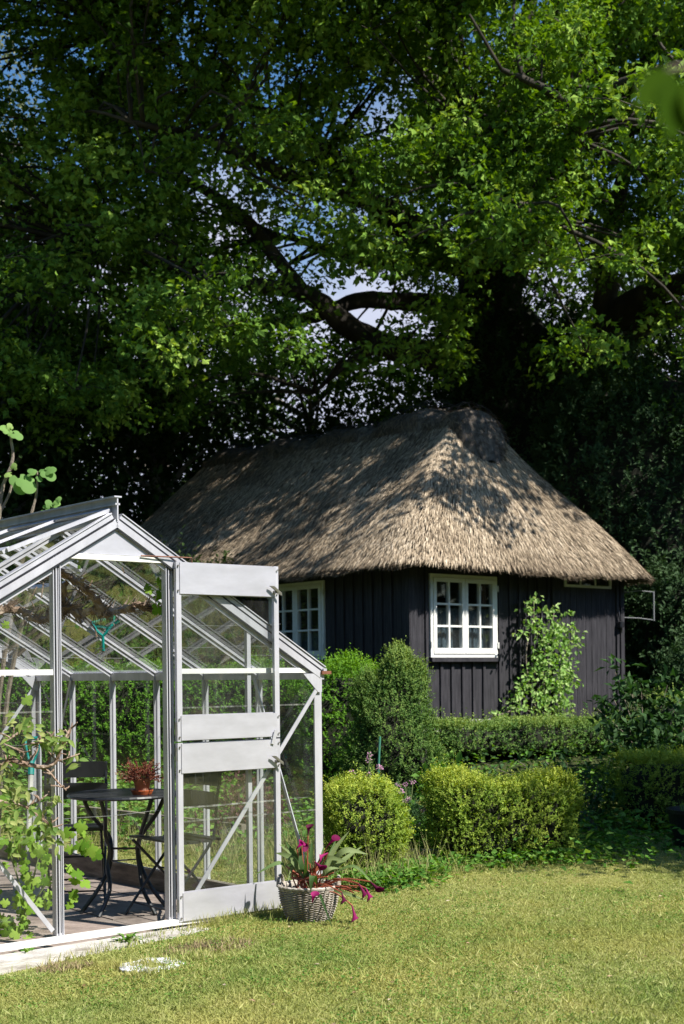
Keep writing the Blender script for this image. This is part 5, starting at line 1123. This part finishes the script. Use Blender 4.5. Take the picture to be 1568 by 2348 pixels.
# pear branch, outside the front glass
Yp = 6.62
pt = empty('pear_tree', (at(-150, 1800, Yp).x, Yp, float(gz(-2, Yp)))); tag(pt, 'espaliered pear tree reaching across the greenhouse front at the left edge', 'pear tree'); mb = MB()
mb.tube([Vector(pt.location), at(-150, 1950, Yp), at(-150, 1700, Yp), at(-150, 1500, Yp)], [.035, .03, .025, .01], 7)
paths = [([(-150, 1770), (-40, 1765), (0, 1757), (25, 1742), (60, 1752), (100, 1757), (128, 1745), (140, 1712), (152, 1690), (160, 1672)], .014), ([(100, 1757), (118, 1775), (130, 1790), (152, 1812)], .007), ([(-150, 1720), (-30, 1712), (10, 1700), (45, 1678), (72, 1665)], .009), ([(60, 1752), (85, 1720), (88, 1690), (100, 1700)], .006),
         ([(-150, 1850), (-30, 1835), (20, 1840), (60, 1850), (100, 1880), (120, 1900)], .008), ([(128, 1745), (150, 1740), (162, 1735)], .004), ([(45, 1748), (55, 1728), (50, 1715)], .005), ([(100, 1757), (120, 1730), (132, 1725)], .005), ([(88, 1700), (120, 1690), (138, 1688)], .004), ([(60, 1850), (90, 1835), (110, 1820)], .004)]
spur = []
for pa, ra in paths:
    p = smooth_path([at(x, y, Yp+random.uniform(-.03, .03)) for x, y in pa], 5); mb.tube(p, lerp_list([ra, ra*.55], len(p)), 6, .25)
    for _ in range(len(p)//2):
        q_ = p[random.randrange(len(p))]
        if q_.x > -2: e = q_+Vector((random.gauss(0, .03), random.gauss(0, .03), random.uniform(-.02, .05))); mb.tube([q_, q_.lerp(e, .6)+Vector((.005, 0, 0)), e], [.004, .004, .003], 5, .3)
mb.build('branches', M['vinebark'], pt, world=True)
mb = MB()
def pleaf(x, y, ang=None, l=None):
    p0 = at(x, y, Yp+random.uniform(-.07, .07)); a = ang if ang is not None else random.uniform(-PI*1.1, .1*PI); d = Vector((math.cos(a), random.uniform(-.5, .3), math.sin(a))).normalized(); l = l or random.uniform(.03, .054)
    p = [p0+d*l*t_+Vector((0, 0, -.25*l*t_*t_)) for t_ in (-.25, 0, .25, .5, .75, 1)]; mb.ribbon(p, [.0006, .001, l*.2, l*.24, l*.15, .0005], d.cross(Vector((random.gauss(0, .4), -1, random.uniform(.1, .8)))), .35, random.random())
for cx, cy, sx_, sy_, k_ in ((40, 1655, 22, 14, 22), (70, 1660, 14, 18, 18), (100, 1690, 14, 14, 10), (130, 1695, 18, 16, 26), (150, 1705, 12, 10, 8), (172, 1750, 16, 16, 9), (15, 1745, 16, 20, 14), (5, 1700, 12, 16, 9), (10, 1800, 18, 20, 22), (45, 1810, 22, 18, 22), (25, 1870, 28, 20, 28), (85, 1860, 26, 20, 26), (110, 1895, 22, 20, 24), (130, 1930, 16, 22, 14), (125, 1830, 14, 12, 8), (60, 1915, 25, 18, 18), (20, 1940, 22, 20, 16)):
    for _ in range(int(k_*.75)): pleaf(random.gauss(cx, sx_*.8), random.gauss(cy, sy_*.8))
mb.build('leaves', M['pear'], pt, world=True, smooth=True)

# leafy twig hanging close to the camera at the upper right
lt = empty('leafy_branch', at(1700, 150, .95)); tag(lt, 'blurred close leaves hanging in at the upper right edge', 'branch')
mb = MB(); mb.tube(smooth_path([at(1700, 60, .95), at(1600, 140, .93), at(1530, 160, .92), at(1500, 185, .92)], 4), .0012, 6)
mb.build('twig', M['palebark'], lt, world=True); mb = MB()
for (x, y), (x2, y2), w in (((1535, 160), (1452, 245), .011), ((1545, 175), (1535, 325), .0135), ((1590, 180), (1600, 320), .012)):
    a, b = at(x, y, .92), at(x2, y2, .90); p = [a.lerp(b, t_)+Vector((0, 0, -.002*math.sin(PI*t_))) for t_ in np.linspace(0, 1, 9)]; mb.ribbon(p, [w*math.sin(PI*min(.98, max(.03, t_**.8)))+.0003 for t_ in np.linspace(0, 1, 9)], (b-a).cross(Vector((.3, -1, .25))), .2, random.random())
mb.build('leaves', M['near'], lt, world=True, smooth=True)

# woodland edge round the garden, behind and beside the viewer (seen only in reflections, and it holds back the low sky light)
P = []; 
for (xa, ya, xb, yb, hh) in ((-18, -11, 18, -12, 8.5), (-13, -11, -13, 16, 8), (15, -9, 15, 20, 6.5)):
    k_ = 9000; t_ = RNG.random(k_); z_ = hh*RNG.random(k_)**.8*(.8+.2*np.sin(t_*23)); P.append(np.column_stack([xa+(xb-xa)*t_+RNG.normal(size=k_)*1.0, ya+(yb-ya)*t_+RNG.normal(size=k_)*1.0, z_]))
P = np.concatenate(P); tag(leaves('woodland_edge', P, rdir(len(P)), rdir(len(P))+np.array([0, 0, .5]), .55, .4, M['darkwood'], fold=.1), 'dark woodland edge surrounding the garden', 'woodland', kind='stuff')
